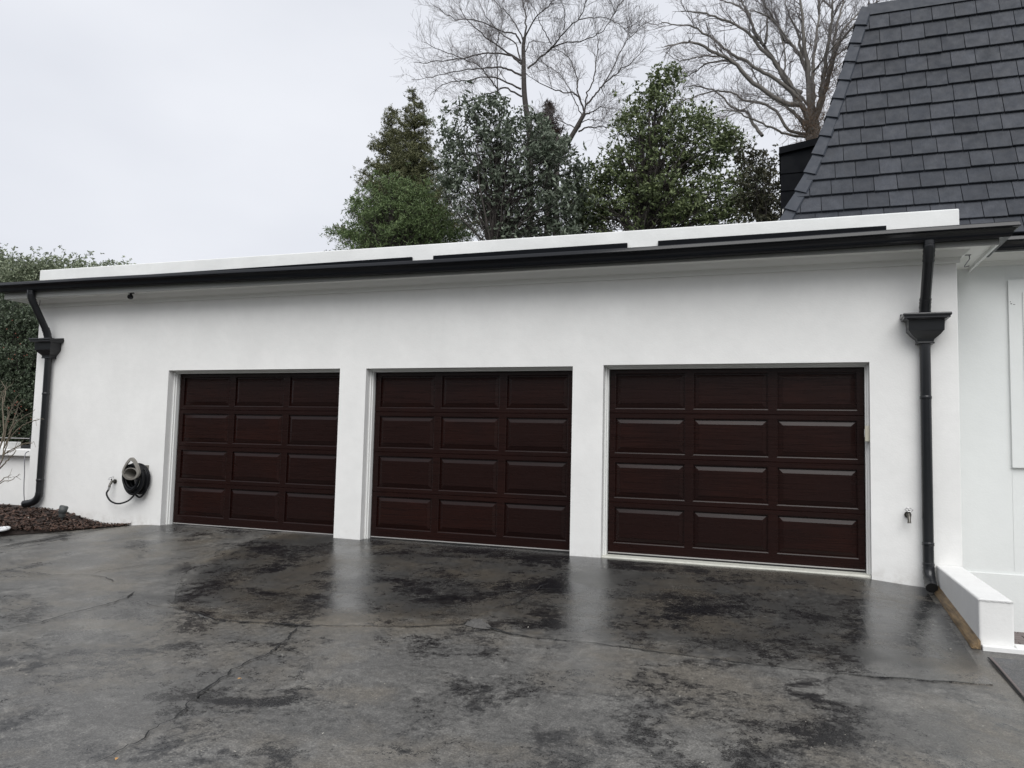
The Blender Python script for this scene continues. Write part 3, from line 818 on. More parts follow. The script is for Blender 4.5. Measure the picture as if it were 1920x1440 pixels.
for s in range(14):
    a0, a1 = math.pi * s / 14, math.pi * (s + 1) / 14
    q = lambda a, r, y: (HX + math.cos(a) * r, y, HZ + .015 + math.sin(a) * r * .62)
    mb.quad(q(a0, .118, -.25), q(a1, .118, -.25), q(a1, .09, -.01), q(a0, .09, -.01), True)
    mb.quad(q(a0, .118, -.25), q(a1, .118, -.25), q(a1, .106, -.252), q(a0, .106, -.252), True)
mb.build('arch', MAT['resin'], hh)
mb = MB(); mb.box(HX - .07, HX + .07, -.012, -.002, HZ - .05, HZ + .12); mb.build('back_plate', MAT['resin'], hh)

hose = empty('garden_hose', (HX, -.1, HZ - .1), 'black garden hose coiled on the grey hanger and looped to the faucet', 'hose')
mb = MB()
pts = []
for k in range(7):
    for i in range(36):
        a = 2 * math.pi * i / 36 + .5; rr = .150 + .018 * math.sin(k * 2.1) + .012 * mnoise.noise(Vector((k * 3.1, i * .12, 0)))
        zz_ = HZ - .035 + math.sin(a) * rr * (1.02 if math.sin(a) > 0 else 1.22)
        pts.append((HX - .035 + math.cos(a) * rr * .92, -.035 - .027 * (k + i / 36) , zz_))
mb.tube(pts, .0165, 8)
pts = []
for k in range(5):
    for i in range(36):
        a = 2 * math.pi * i / 36 + 1.5; rr = .178 + .016 * math.sin(k * 1.7 + 1)
        pts.append((HX - .035 + math.cos(a) * rr * .90, -.03 - .03 * (k + i / 36), HZ - .055 + math.sin(a) * rr * (.9 if math.sin(a) > 0 else 1.15)))
mb.tube(pts, .0165, 8)
mb.build('coil', MAT['hose'], hose)
def spline(P, n=10):
    P = [Vector(p) for p in P]; Q = [P[0] * 2 - P[1]] + P + [P[-1] * 2 - P[-2]]; out = []
    for i in range(1, len(Q) - 2):
        for k in range(n):
            t = k / n; a, b, c, d = Q[i - 1:i + 3]
            out.append(.5 * ((2 * b) + (c - a) * t + (2 * a - 5 * b + 4 * c - d) * t * t + (3 * b - a - 3 * c + d) * t ** 3))
    return out + [P[-1]]
tail = [at(u, v, 'y', y) for u, v, y in ((274, 885, -.05), (275, 905, -.06), (273, 920, -.07), (263, 932, -.08), (254, 927, -.09), (252, 917, -.1))]
mb = MB(); mb.tube(spline(tail), .013, 8); mb.build('drooping_loop', MAT['hose'], hose)
tail = [at(u, v, 'y', y) for u, v, y in ((252, 914, -.09), (253, 925, -.09), (243, 937, -.10), (230, 943, -.11), (218, 944, -.12), (207, 939, -.12), (201, 930, -.12), (200, 924, -.11))] + [Vector((fL[0] - .005, -.105, fL[2] - .11))]
mb = MB(); mb.tube(spline(tail), .012, 8); mb.build('supply_hose', MAT['hose'], hose)
mb = MB(); e = Vector((fL[0], -.10, fL[2] - .075)); mb.tube([e, e + Vector((-.004, -.003, -.035))], .018, 10); mb.build('hose_coupling', MAT['chrome'], hose)

# door sensor on the right jamb of the third door
sx = at(1626, 812, 'y', .09)
dsn = empty('door_sensor', (8.94, .08, 1.44), 'small tan plastic box on the white jamb of the last garage door', 'sensor')
mb = MB(); mb.box(8.902, 8.9465, .028, .085, 1.355, 1.515); mb.build('housing', MAT['tan'], dsn, .004)
mb = MB(); mb.box(8.8985, 8.9015, .038, .075, 1.40, 1.48); mb.build('cover_plate', MAT['white_plastic'], dsn)

# landscape light in the mulch
q = at(116, 968, 'y', -.32); lx, ly, lz = float(q[0]), -.32, float(q[2])
ll = empty('landscape_light', (lx, ly, lz), 'grey tilted landscape spotlight standing in the mulch bed', 'light')
mb = MB(); mb.tube([(lx, ly, lz - .14), (lx, ly, lz + .01)], .012, 8); mb.build('stake', MAT['lamp_grey'], ll)
mb = MB(); mb.tube([(lx - .005, ly, lz - .015), (lx - .003, ly, lz), (lx, ly, lz + .05)], [.036, .042, .042], 16); mb.build('socket', MAT['lamp_grey'], ll)
mb = MB(); a = Vector((lx, ly, lz + .05)); t = Vector((.22, .12, 1)).normalized()
mb.tube([a - t * .008, a, a + t * .085, a + t * .095, a + t * .07], [.044, .052, .058, .054, .048], 18, True); mb.build('shroud', MAT['lamp_grey'], ll)

# white plastic ring in the mulch
q = ground_at(4, 999, .05); mb = MB(); ring = [(q.x + .075 * math.cos(a), q.y + .075 * math.sin(a), bed_h(q.x, q.y) + .022 + .012 * math.sin(a)) for a in np.linspace(0, 2 * math.pi, 25)]
pr = empty('plastic_lid', (q.x, q.y, bed_h(q.x, q.y)), 'white round plastic lid half sunk in the mulch', 'lid')
mb.tube(ring, .018, 8, False); mb.build('rim', MAT['white_plastic'], pr)
mb = MB(); mb.add(ring[:-1], [tuple(range(24))]); mb.build('disc', MAT['white_plastic'], pr)

# cable on the left and cable tail under the right soffit
mb = MB(); P = [at(u, v, 'y', y) for u, v, y in ((54, 846, .05), (48, 850, 0), (46, 862, -.04), (46, 885, -.04), (45, 905, -.05), (45, 928, -.04), (47, 946, -.03), (49, 953, -.03), (54, 964, -.05))]
mb.tube(spline(P), .007, 6); tag(mb.build('cable', MAT['cable']), 'thin grey cable hanging down the low wall behind the downspout', 'cable')
mb = MB(); P = [at(u, v, 'y', y) for u, v, y in ((70, 554, -.10), (74, 556, -.10), (75, 566, -.08), (73, 575, -.06))]
mb.tube(spline(P), .004, 6); tag(mb.build('wire', MAT['rail']), 'short dark wire curling out of the eave above the slanted pipe', 'wire')
mb = MB(); P = [Vector((9.885, .16, 3.245)), Vector((9.888, .17, 3.205)), Vector((9.892, .30, 3.20)), Vector((9.905, .48, 3.195)), Vector((9.97, .60, 3.225))]
mb.tube(spline(P), .005, 6); mb.box(9.845, 9.90, .14, .17, 3.240, 3.2445)
tag(mb.build('wire', MAT['cable']), 'loose grey wire drooping from the soffit corner next to the house', 'wire')

# ------------------------------------------------------------------ the house on the right
house = empty('house', (11, HY, 0), 'grey white house with steep charcoal shingle mansard roof', 'house')
HX0 = 8.2; HX1 = 17.0
mb = MB(); mb.box(HX0, HX1, HY, 11, -.9, 3.45)
mb.build('wall', MAT['house_stucco'], house)
mb = MB(); mb.box(GX1 + .002, HX1, HY - .022, HY - .001, -.9, float(at(1920, 1078, 'y', HY)[2])); mb.build('plinth', MAT['house_stucco'], house, .006)
HZ0 = float(at(1880, 498, 'y', HY)[2]) - 3.20; print('house eave dz', HZ0)
pf = [(o, z + HZ0) for o, z in [(-.0, 3.20), (.024, 3.20), (.026, 3.235), (.036, 3.24), (.036, 3.25), (.05, 3.262), (.075, 3.285), (.092, 3.297), (.10, 3.304), (0, 3.304)]]
mb = MB(); mb.sweep([(EX1 - .03, HY - .001), (HX1, HY - .001)], pf); mb.build('crown_moulding', MAT['trim'], house)
mb = MB(); mb.box(EX1 + .002, HX1, HY - .325, HY - .001, 3.305 + HZ0, 3.32 + HZ0); mb.build('soffit', MAT['soffit'], house)
mb = MB(); mb.box(EX1 + .002, HX1, HY - .348, HY - .3255, 3.268 + HZ0, 3.42 + HZ0); mb.build('fascia', MAT['trim'], house)
mb = MB(); mb.sweep([(EX1 + .150, HY - .349), (HX1, HY - .349)], gp, zs=[3.398 + HZ0, 3.398 + HZ0]); tag(mb.build('gutter', MAT['gutter'], house), 'black metal gutter on the house eave')

# shutter panel
sh = MB(); sa, sb_ = at(1890, 525, 'y', HY - .035), at(1898, 877, 'y', HY - .035); sx0, sx1, sz0, sz1 = float(sa[0]), float(sa[0]) + .85, float(sb_[2]), float(sa[2])
sh.box(sx0, sx1, HY - .035, HY - .001, sz0, sz1); st = sh.build('shutter', MAT['house_stucco'], house, .003)
mb = MB(); f0, f1 = sx0 + .128, sx1 - .128
for a, b, c, d in ((f0, f0 + .012, sz0 + .134, sz1 - .134), (f1 - .012, f1, sz0 + .134, sz1 - .134), (f0 + .0125, f1 - .0125, sz1 - .146, sz1 - .134), (f0 + .0125, f1 - .0125, sz0 + .134, sz0 + .146)): mb.box(a, b, HY - .050, HY - .0355, c, d)
mb.build('bead_moulding', MAT['trim'], st)
mb = MB()
for x, z, w, h in ((sx0 + .017, sz1 - .26, .014, .008), (sx0 + .013, sz1 - .24, .006, .01), (sx0 + .04, sz1 - .267, .02, .005)): mb.box(x, x + w, HY - .0362, HY - .0353, z, z + h)
mb.build('paint_chip', MAT['rail'], st)
mb = MB(); mb.box(sx0 + .003, sx0 + .012, HY - .004, HY - .0006, .06, sz0 - .005); mb.box(sx0 - .012, sx0 - .003, HY - .004, HY - .0006, sz1 - .3, 3.25); mb.build('wall_joint', MAT['house_stucco'], house)

# mansard: hip curve recovered from the site survey, s = distance in from the eave
XE, YE = 7.95, HY - .44
def hip_s(u, v):
    lo, hi = -.3, 2.0
    for _ in range(50):
        s = (lo + hi) / 2; p = at(u, v, 'y', YE + s)
        if XE + s < p[0]: lo = s
        else: hi = s
    return s, float(p[2])
HP = [hip_s(u, v) for u, v in ((1470, 410), (1490, 374), (1507, 343), (1524, 303), (1541, 262), (1558, 213), (1575, 163), (1597, 90), (1619, 15))]
HP = [(0.0, 3.425 + HZ0), (.07, 3.53 + HZ0)] + [p for p in HP if p[0] > .1]
zs_h = np.linspace(HP[0][1], HP[-1][1], 120); ss_h = np.interp(zs_h, [p[1] for p in HP], [p[0] for p in HP])
ker = np.ones(15) / 15; sm = np.convolve(np.pad(ss_h, 7, 'edge'), ker, 'valid'); w = np.minimum(1, np.minimum(np.arange(120), np.arange(120)[::-1]) / 8.); ss_h = ss_h * (1 - w) + sm * w
arcl = np.concatenate([[0], np.cumsum(np.hypot(np.diff(zs_h), np.diff(ss_h)))])
TOPZ = float(zs_h[-1]); LEN = float(arcl[-1])
def prof_at(l): return float(np.interp(l, arcl, ss_h)), float(np.interp(l, arcl, zs_h))
print('mansard', HP[0], HP[-1], LEN)
mb = MB()
for i in range(0, 119, 7):
    j = min(119, i + 7); s0, z0, s1, z1 = ss_h[i], zs_h[i], ss_h[j], zs_h[j]
    b = .012
    mb.quad((XE + s0 + b, YE + s0 + b, z0), (HX1, YE + s0 + b, z0), (HX1, YE + s1 + b, z1), (XE + s1 + b, YE + s1 + b, z1))
    mb.quad((XE + s0 + b, 11.4 - s0, z0), (XE + s0 + b, YE + s0 + b, z0), (XE + s1 + b, YE + s1 + b, z1), (XE + s1 + b, 11.4 - s1, z1))
s1 = ss_h[-1]; mb.quad((XE + s1, YE + s1, TOPZ - .02), (HX1, YE + s1, TOPZ - .02), (HX1, 11, TOPZ - .02), (XE + s1, 11, TOPZ - .02))
mb.quad((XE, YE, HP[0][1]), (HX1, YE, HP[0][1]), (HX1, HY, HP[0][1]), (XE, HY, HP[0][1]))
roof = mb.build('roof', MAT['shingle'], house)
NCOURSE = 14
EXPO = (LEN - .13) / NCOURSE
SHW = .232
nsh = 0
for c in range(NCOURSE):
    l0 = c * EXPO; l1 = min(LEN, l0 + EXPO * 1.12)
    s0, z0 = prof_at(l0); s1, z1 = prof_at(l1)
    xl0 = XE + s0; xl1 = XE + s1
    x = XE - .30 + ((c * .41) % 1) * SHW + random.uniform(-.03, .03)
    while x < 12.0:
        w = SHW * random.uniform(.93, 1.07); a, b = x + .003, x + w - .003; x += w
        if b < xl0 + .05: continue
        drop = random.choice([0, 0, 0, 0, .003, -.003, .006]); t = .036 + random.uniform(-.003, .004)
        sd0, zd0 = prof_at(max(0, l0 - drop)) if l0 > .02 else (s0, z0)
        tv = Vector((0, s1 - sd0, z1 - zd0)).normalized(); nv = Vector((0, -tv.z, tv.y))
        def P(xx, l, out):
            s, z = (sd0, zd0) if l == 0 else (s1, z1); v = Vector((xx, YE + s, z)) + nv * out; return v
        al, au = max(a, xl0 + .02), max(a, xl1 + .02); bl, bu = max(b, xl0 + .02), max(b, xl1 + .02)
        c0 = Vector(((a + b) / 2, YE + s0, z0)); m_ = MB(); ch = .004
        pts = [P(al, 0, .002), P(bl, 0, .002), P(bl, 0, t - ch), P(al, 0, t - ch), P(al + .001, 0, t) + tv * ch, P(bl - .001, 0, t) + tv * ch, P(bu, 1, .005), P(au, 1, .005), P(al, 0, .0), P(bl, 0, .0)]
        m_.add([p - c0 for p in pts], [(0, 1, 2, 3), (3, 2, 5, 4), (4, 5, 6, 7), (0, 3, 4, 7), (1, 6, 5, 2)])
        o = link('shingle', m_.mesh('shingle', MAT['shingle']), roof, c0); nsh += 1
print('shingles', nsh)
# hip caps, overlapping upward along the hip
NCAP = 13; capl = (LEN - .02) / NCAP
for k in range(NCAP):
    l0 = k * capl; l1 = min(LEN, l0 + capl * 1.10)
    s0, z0 = prof_at(l0); s1, z1 = prof_at(l1)
    A = Vector((XE + s0, YE + s0, z0)); B = Vector((XE + s1, YE + s1, z1)); tv = (B - A).normalized()
    f = Vector((1, 0, 0)); f = (f - tv * f.dot(tv)).normalized(); l_ = Vector((0, 1, 0)); l_ = (l_ - tv * l_.dot(tv)).normalized()
    out = -(f + l_).normalized(); m_ = MB(); wd = .088; t = .026
    fn_ = Vector((0, -tv.z, math.hypot(tv.x, tv.y))).normalized()
    def ring(C, lift): return [C + f * wd + Vector((0, -1, .25)) * (lift + .010), C + out * (lift + .022), C + l_ * wd + Vector((-1, 0, .25)) * (lift + .010)]
    r0, r1 = ring(A, .042), ring(B, .014); r0b = [p - out * t for p in r0]; r1b = [p - out * t * .5 for p in r1]
    vs = [p - A for p in r0 + r1 + r0b + r1b]
    m_.add(vs, [(0, 1, 4, 3), (1, 2, 5, 4), (6, 7, 1, 0), (7, 8, 2, 1), (6, 9, 10, 7), (7, 10, 11, 8), (0, 3, 9, 6), (2, 8, 11, 5), (3, 4, 10, 9), (4, 5, 11, 10)])
    link('hip_cap', m_.mesh('hip_cap', MAT['hipcap']), roof, A)
s1, z1 = prof_at(LEN - .135); s2, z2 = prof_at(LEN)
mb = MB(); mb.add([(XE + s1 + .05, YE + s1 - .03, z1), (HX1, YE + s1 - .03, z1), (HX1, YE + s2 - .035, z2 + .02), (XE + s2 + .05, YE + s2 - .035, z2 + .02),
                   (XE + s1 + .05, YE + s1 - .01, z1), (HX1, YE + s1 - .01, z1), (HX1, YE + s2 + .25, z2 + .03), (XE + s2 + .05, YE + s2 + .25, z2 + .03)],
                  [(0, 1, 2, 3), (3, 2, 6, 7), (0, 4, 5, 1), (0, 3, 7, 4)])
mb.build('ridge_flashing', MAT['hipcap'], roof)

# dark side dormer on the left slope
dm = link('dormer', None, house, (8.3, 2, 4.4)); tag(dm, 'black boarded dormer behind the hip')
d0 = at(1462, 277, 'y', 2.0); dxa = float(d0[0]); dzt = float(d0[2]); dzb = float(at(1462, 391, 'y', 2.0)[2])
mb = MB(); nb = 3
for i in range(nb):
    z0 = dzb + (dzt - .12 - dzb) * i / nb; z1 = dzb + (dzt - .12 - dzb) * (i + 1) / nb
    mb2 = MB(); mb2.add([(dxa + .01, 2.0, z0), (9.2, 2.0, z0), (9.2, 2.012, z1 - .004), (dxa + .01, 2.012, z1 - .004), (dxa + .01, 2.03, z0), (9.2, 2.03, z0), (9.2, 2.03, z1 - .004), (dxa + .01, 2.03, z1 - .004)],
                       [(0, 1, 2, 3), (0, 4, 5, 1), (3, 2, 6, 7), (0, 3, 7, 4), (1, 5, 6, 2)])
    mb2.build('board', MAT['dark_board'], dm)
mb = MB(); mb.box(dxa + .012, 9.2, 2.031, 3.2, dzb + .002, dzt - .10); mb.build('cheek_wall', MAT['dark_board'], dm)
dz = .155
mb = MB(); L = 9.2 - dxa
mb.add([(dxa - .01, 1.975, dzt - .09), (9.2, 1.975, dzt - .09 + L * dz), (9.2, 3.25, dzt - .09 + L * dz), (dxa - .01, 3.25, dzt - .09), (dxa - .01, 1.975, dzt), (9.2, 1.975, dzt + L * dz), (9.2, 3.25, dzt + L * dz), (dxa - .01, 3.25, dzt)],
       [(0, 3, 2, 1), (4, 5, 6, 7), (0, 1, 5, 4), (1, 2, 6, 5), (2, 3, 7, 6), (3, 0, 4, 7)])
mb.build('dormer_roof', MAT['dark_board'], dm)
mb = MB(); mb.add([(dxa + .02, 2.02, dzt - .14), (9.2, 2.02, dzt - .14), (9.2, 2.02, dzt - .09 + L * dz), (dxa + .02, 2.02, dzt - .09)], [(0, 1, 2, 3)]); mb.build('gable_infill', MAT['dark_board'], dm)
mb = MB(); mb.box(dxa + .03, 8.6, 2.01, 3.1, dzb - .30, dzb - .004); mb.build('sill_panel', MAT['trim'], dm)

# ------------------------------------------------------------------ low wall, board, landing on the right
lw = empty('low_wall', (9.63, -.9, -.2), 'low white rendered wall projecting from the garage corner', 'wall')
mb = MB(); nseg = 24; x0, x1, yF, zT = 9.512, 9.742, -1.775, .174
mb.box(x0, x1, yF, -.002, -.6, zT); o = mb.build('wall_body', MAT['render'], lw, .016, True, 3)
mb = MB()
for i in range(18):                                  # chipped lip of paint along the front top edge
    a, b = x0 - .006 + (x1 - x0 + .012) * i / 18, x0 - .006 + (x1 - x0 + .012) * (i + 1) / 18
    d = .008 + .014 * abs(mnoise.noise(Vector((a * 22, 0, 3)))); mb.box(a, b + .0005, yF - .007, yF - .0005, zT - d, zT - .0015)
mb.build('paint_lip', MAT['render'], lw)
mb = MB(); mb.box(x0 + .01, 12.9, yF - .060, yF - .039, -.6, gz(9.6, yF) + .030); mb.box(x0 + .01, x1, yF - .0385, yF - .002, -.6, gz(9.6, yF) + .030); mb.build('foot_band', MAT['render'], lw, .006)
fy = np.linspace(-1.82, -.12, 18); eb = empty('edging_board', (9.46, -1, -.1), 'weathered brown timber board lying along the foot of the low wall', 'board')
mb = MB(); rings = []
for y in fy:
    k = (y + 1.82) / 1.7; zg = gz(9.44, y); xo = .006 * mnoise.noise(Vector((y * 4, 0, 0)))
    rings.append([(9.452 + .012 * k + xo, y, zg + .004), (9.462 + .012 * k + xo, y, zg + .024), (9.5115, y, zg + .062 + .008 * mnoise.noise(Vector((y * 7, 1, 0)))), (9.5115, y, zg)])
for A, B in zip(rings[:-1], rings[1:]):
    for i in range(4): mb.quad(A[i], A[(i + 1) % 4], B[(i + 1) % 4], B[i])
mb.quad(*rings[0]); mb.quad(*rings[-1]); mb.build('plank', MAT['board'], eb)
mb = MB(); mb.quad((9.743, -1.80, -.575), (13, -1.80, -.575), (13, HY, -.575), (9.743, HY, -.575))
land = tag(mb.build('landing', MAT['sill']), kind='structure')
for rr in range(17):
    for c in range(7):
        xa = 9.76 + c * .205 + (.1 if rr % 2 else 0); ya = -.92 + rr * .105
        mb = MB(); mb.box(xa, xa + .198, ya, ya + .098, -.574, -.556 + random.uniform(-.002, .002)); mb.build('paver', MAT['paver'], land, .004)
ck = float(at(1912, 1208, 'y', -1.70)[2]); print('curb', ck)
mb = MB(); mb.box(9.7435, 13, -1.812, -1.69, -.7, ck); tag(mb.build('kerb', MAT['render'], None, .012), 'low white painted kerb running right from the front of the low wall', 'kerb')
# ------------------------------------------------------------------ left: garden wall, railing, shrubs
gwz = float(at(56, 843, 'y', .12)[2]); print('garden wall z', gwz)
gw = empty('garden_wall', (-5, .3, 0), 'white rendered garden wall with overhanging cap beside the garage', 'wall')
mb = MB(); mb.box(-9, GX0 - .003, .22, .45, -.6, gwz - .105); mb.build('wall_body', MAT['render'], gw)
mb = MB(); mb.box(-9, GX0 - .003, .10, .52, gwz - .104, gwz); mb.build('wall_cap', MAT['render'], gw, .012)
pa = at(10, 828, 'y', .35); pb = at(29, 828, 'y', .35)
mb = MB(); mb.box(float(pa[0]), float(pb[0]), .22, .45, gwz + .001, float(pa[2])); mb.build('cap_block', MAT['render'], gw, .01)
rl = empty('metal_railing', (-4, .62, gwz), 'dark metal railing with thin rails above the white garden wall', 'railing')
for i, v in enumerate((822, 836)):
    z = float(at(45, v, 'y', .62)[2]); mb = MB(); mb.tube([(-9, .62, z), (-2.62, .62, z)], .008, 6); mb.build('rail', MAT['alu'], rl)
z1 = float(at(45, 820, 'y', .62)[2])
for x in (-2.7, -3.35, -4.6, -5.9):
    mb = MB(); mb.box(x - .015, x + .015, .605, .635, gwz - .3, z1 + .03); mb.build('post', MAT['rail'], rl)
mb = MB(); mb.box(-9, -2.62, .57, .60, gwz - .2, gwz + .055); mb.build('bottom_plate', MAT['rail'], rl)

# ------------------------------------------------------------------ vegetation helpers
def leaves(name, P, L, W, mat, parent, up=.2, seed=0, droop=0, whorl=6, tight=.75):
    """leaf blades growing in sprays: each point of P carries a whorl of blades round one twig tip"""
    rg = np.random.default_rng(seed + len(P))
    P = P[::whorl]; m = len(P); ax = rg.normal(size=(m, 3)); ax[:, 2] = ax[:, 2] * .7 + up * 2.2 - droop; ax /= np.linalg.norm(ax, axis=1)[:, None]
    P = np.repeat(P, whorl, 0); ax = np.repeat(ax, whorl, 0); n = len(P)
    P = P + ax * (rg.uniform(-.6, .5, n) * L)[:, None]
    t = ax * tight + rg.normal(size=(n, 3)) * .62; t /= np.linalg.norm(t, axis=1)[:, None]
    q = rg.normal(size=(n, 3)) * .8; q[:, 2] += .9; b = np.cross(t, q); b /= np.linalg.norm(b, axis=1)[:, None]
    nn = np.cross(b, t)
    l = (L * rg.uniform(.6, 1.25, n))[:, None]; w = (W * rg.uniform(.75, 1.2, n))[:, None]
    V = np.zeros((n, 4, 3)); V[:, 0] = P; V[:, 1] = P + t * l * .5 + b * w * .5 + nn * w * .18; V[:, 2] = P + t * l; V[:, 3] = P + t * l * .5 - b * w * .5 + nn * w * .18
    i = np.arange(n) * 4; Ft = np.concatenate([np.stack([i, i + 1, i + 2], 1), np.stack([i, i + 2, i + 3], 1)])
    o = np_mesh(name, V.reshape(-1, 3), Ft, mat, parent)
    return tag(o, kind='stuff')

class Tubes:
    """many thin branches in one array mesh"""
    def __init__(s): s.V = []; s.F = []; s.n = 0
    def add(s, pts, rad, k=4):
        pts = np.asarray(pts, float); m = len(pts); rad = np.asarray(rad, float)
        t = np.gradient(pts, axis=0); t /= np.linalg.norm(t, axis=1)[:, None] + 1e-9
        ref = np.array([.3, .9, .2]) if abs(t[0][2]) > .8 else np.array([.1, .2, 1.0])
        a = np.cross(t, ref); a /= np.linalg.norm(a, axis=1)[:, None] + 1e-9; b = np.cross(t, a)
        th = np.arange(k) * 2 * np.pi / k
        V = pts[:, None, :] + rad[:, None, None] * (np.cos(th)[None, :, None] * a[:, None, :] + np.sin(th)[None, :, None] * b[:, None, :])
        s.V.append(V.reshape(-1, 3)); i = np.arange(m - 1)[:, None] * k; j = np.arange(k)[None, :]
        f = np.stack([i + j, i + (j + 1) % k, i + k + (j + 1) % k, i + k + j], -1).reshape(-1, 4) + s.n
        s.F.append(f); s.n += m * k
    def build(s, name, mat, parent, kind=None):
        o = np_mesh(name, np.concatenate(s.V), np.concatenate(s.F), mat, parent, True)
        return tag(o, kind=kind) if kind else o

def blob_clumps(blobs, rg, dens, edge=.42):
    """blobs: (u, v, radius px, plane y, flat) -> clump centres in 3D"""
    C = []
    for u, v, rp, y, k in blobs:
        c = at(u, v, 'y', y); dist = np.linalg.norm(c - CAM); r = rp * dist / F_PX
        n = int(k * dens)
        d = rg.normal(size=(n, 3)); d /= np.linalg.norm(d, axis=1)[:, None]
        rr = r * rg.uniform(0.10, 1, n) ** edge * rg.uniform(.75, 1.22, n)
        C.append(c + d * rr[:, None] * np.array([1, .9, 1]))
    return np.concatenate(C)
def spread(C, rg, per, rc):
    """leaf positions round the clump centres; clumps differ in size and fullness"""
    k = np.maximum(3, (per * rg.lognormal(-.25, .7, len(C))).astype(int)); sc = np.repeat(rg.uniform(.55, 1.45, len(C)), k)[:, None]
    base = np.repeat(C, k, 0)
    return base + rg.normal(size=(len(base), 3)) * rc * sc * np.array([1.1, 1.1, .8])
def limbs_to(tub, trunk, C, rg, n, r0, k=5):
    for c in C[rg.choice(len(C), min(n, len(C)), replace=False)]:
        zb = trunk[0] + (trunk[-1] - trunk[0]) * rg.uniform(.05, .85)
        if zb[2] > c[2] - .2: zb = zb * 1.0; zb[2] = max(trunk[0][2], c[2] - rg.uniform(.4, 1.4))
        m = (zb + c) / 2 + rg.normal(size=3) * .18 + np.array([0, 0, .05]); t = np.linspace(0, 1, 7)[:, None]
        P = zb * (1 - t) ** 2 + 2 * m * t * (1 - t) + c * t * t; P[1:-1] += rg.normal(size=(5, 3)) * .03
        tub.add(P, np.linspace(r0 * rg.uniform(.5, 1), .004, 7), k)

def leafy_tree(name, label, cat, trunk_uv, y, blobs, dens, per, rc, L, W, mat, seed, nl=60, tr=.12, bark='bark_dark', group=None, ground=-.4, up=.25, droop=0, edge=.42):
    rg = np.random.default_rng(seed)
    top = at(*trunk_uv[1], 'y', y); bot = at(*trunk_uv[0], 'y', y); g0 = np.array([bot[0], y, ground])
    root = empty(name, tuple(g0), label, cat, group)
    C = blob_clumps(blobs, rg, dens, edge)
    tb = Tubes(); t = np.linspace(0, 1, 9)[:, None]; P = np.concatenate([g0[None] * (1 - t) + bot[None] * t, (bot[None] * (1 - t) + top[None] * t)[1:]]); P[1:-1] += rg.normal(size=(len(P) - 2, 3)) * .05
    tb.add(P, np.linspace(tr, .02, len(P)), 8); tb.build('trunk', MAT[bark], root)
    lb = Tubes(); limbs_to(lb, np.array([bot - np.array([0, 0, 1.0]), top]), C, rg, nl, tr * .35); limbs_to(lb, np.array([bot - np.array([0, 0, 1.0]), top]), C, rg, 400, tr * .12, 3); lb.build('limbs', MAT[bark], root, 'stuff')
    leaves('foliage', spread(C, rg, per, rc), L, W, mat, root, up, seed, droop)
    return root

# conifers: bronze, two of them, behind the green feathery tree
def conifer(name, label, cat, top_uv, base_v, half_px, y, mat, seed, per=90, group=None, L=.085, W=.022, lean=0):
    rg = np.random.default_rng(seed); top = at(*top_uv, 'y', y); base = at(top_uv[0] + lean, base_v, 'y', y)
    g0 = np.array([base[0], y, -.4]); root = empty(name, tuple(g0), label, cat, group)
    px = np.linalg.norm(top - CAM) / F_PX; Rb = half_px * px; H = top[2] - base[2]
    tb = Tubes(); P = np.stack([g0, base, base * .4 + top * .6, top]); tb.add(P, [.16, .12, .05, .008], 8); tb.build('trunk', MAT['bark_dark'], root)
    bt = Tubes(); C = []
    nb = 460
    for i in range(nb):
        f = rg.uniform(0, 1) ** .8; z = top[2] - .05 - f * H; r = Rb * (.07 + .93 * f ** .9) * (.45 + .6 * rg.uniform() ** .6) * (1 + .22 * math.sin(f * 31 + rg.uniform(0, 1.2)))
        a = rg.uniform(0, 6.283); c = base * f + top * (1 - f); s = np.array([c[0], c[1], z]); d = np.array([math.cos(a), math.sin(a), rg.uniform(.1, .5)])
        t = np.linspace(0, 1, 5)[:, None]; P = s + d * r * t + np.array([0, 0, -.25 * r]) * t * t + np.array([0, 0, .22 * r]) * t ** 3
        bt.add(P, np.linspace(.012, .003, 5), 3)
        m = max(2, int(5 * r / .5)); tt = rg.uniform(.25, 1.03, m)[:, None]
        C.append(s + d * r * tt + np.array([0, 0, -.25 * r]) * tt * tt + np.array([0, 0, .22 * r]) * tt ** 3)
    bt.build('branches', MAT['bark_dark'], root, 'stuff'); C = np.concatenate(C)
    leaves('foliage', spread(C, rg, per, .055), L, W, mat, root, .05, seed, -.25, 6, 1.1)
    return root
conifer('conifer', 'bronze green conifer with the tallest pointed top', 'tree', (777, 168), 520, 120, 14.0, MAT['cypress'], 11, 26, 'conifers behind the garage')
conifer('conifer', 'bronze green conifer with the lower blunt top, left of the tallest one', 'tree', (735, 202), 520, 105, 14.6, MAT['cypress'], 12, 24, 'conifers behind the garage')
conifer('conifer', 'small dull red conifer tip behind the glossy leaved tree', 'tree', (1030, 190), 300, 42, 15.5, MAT['redconifer'], 13, 12, 'conifers behind the garage')

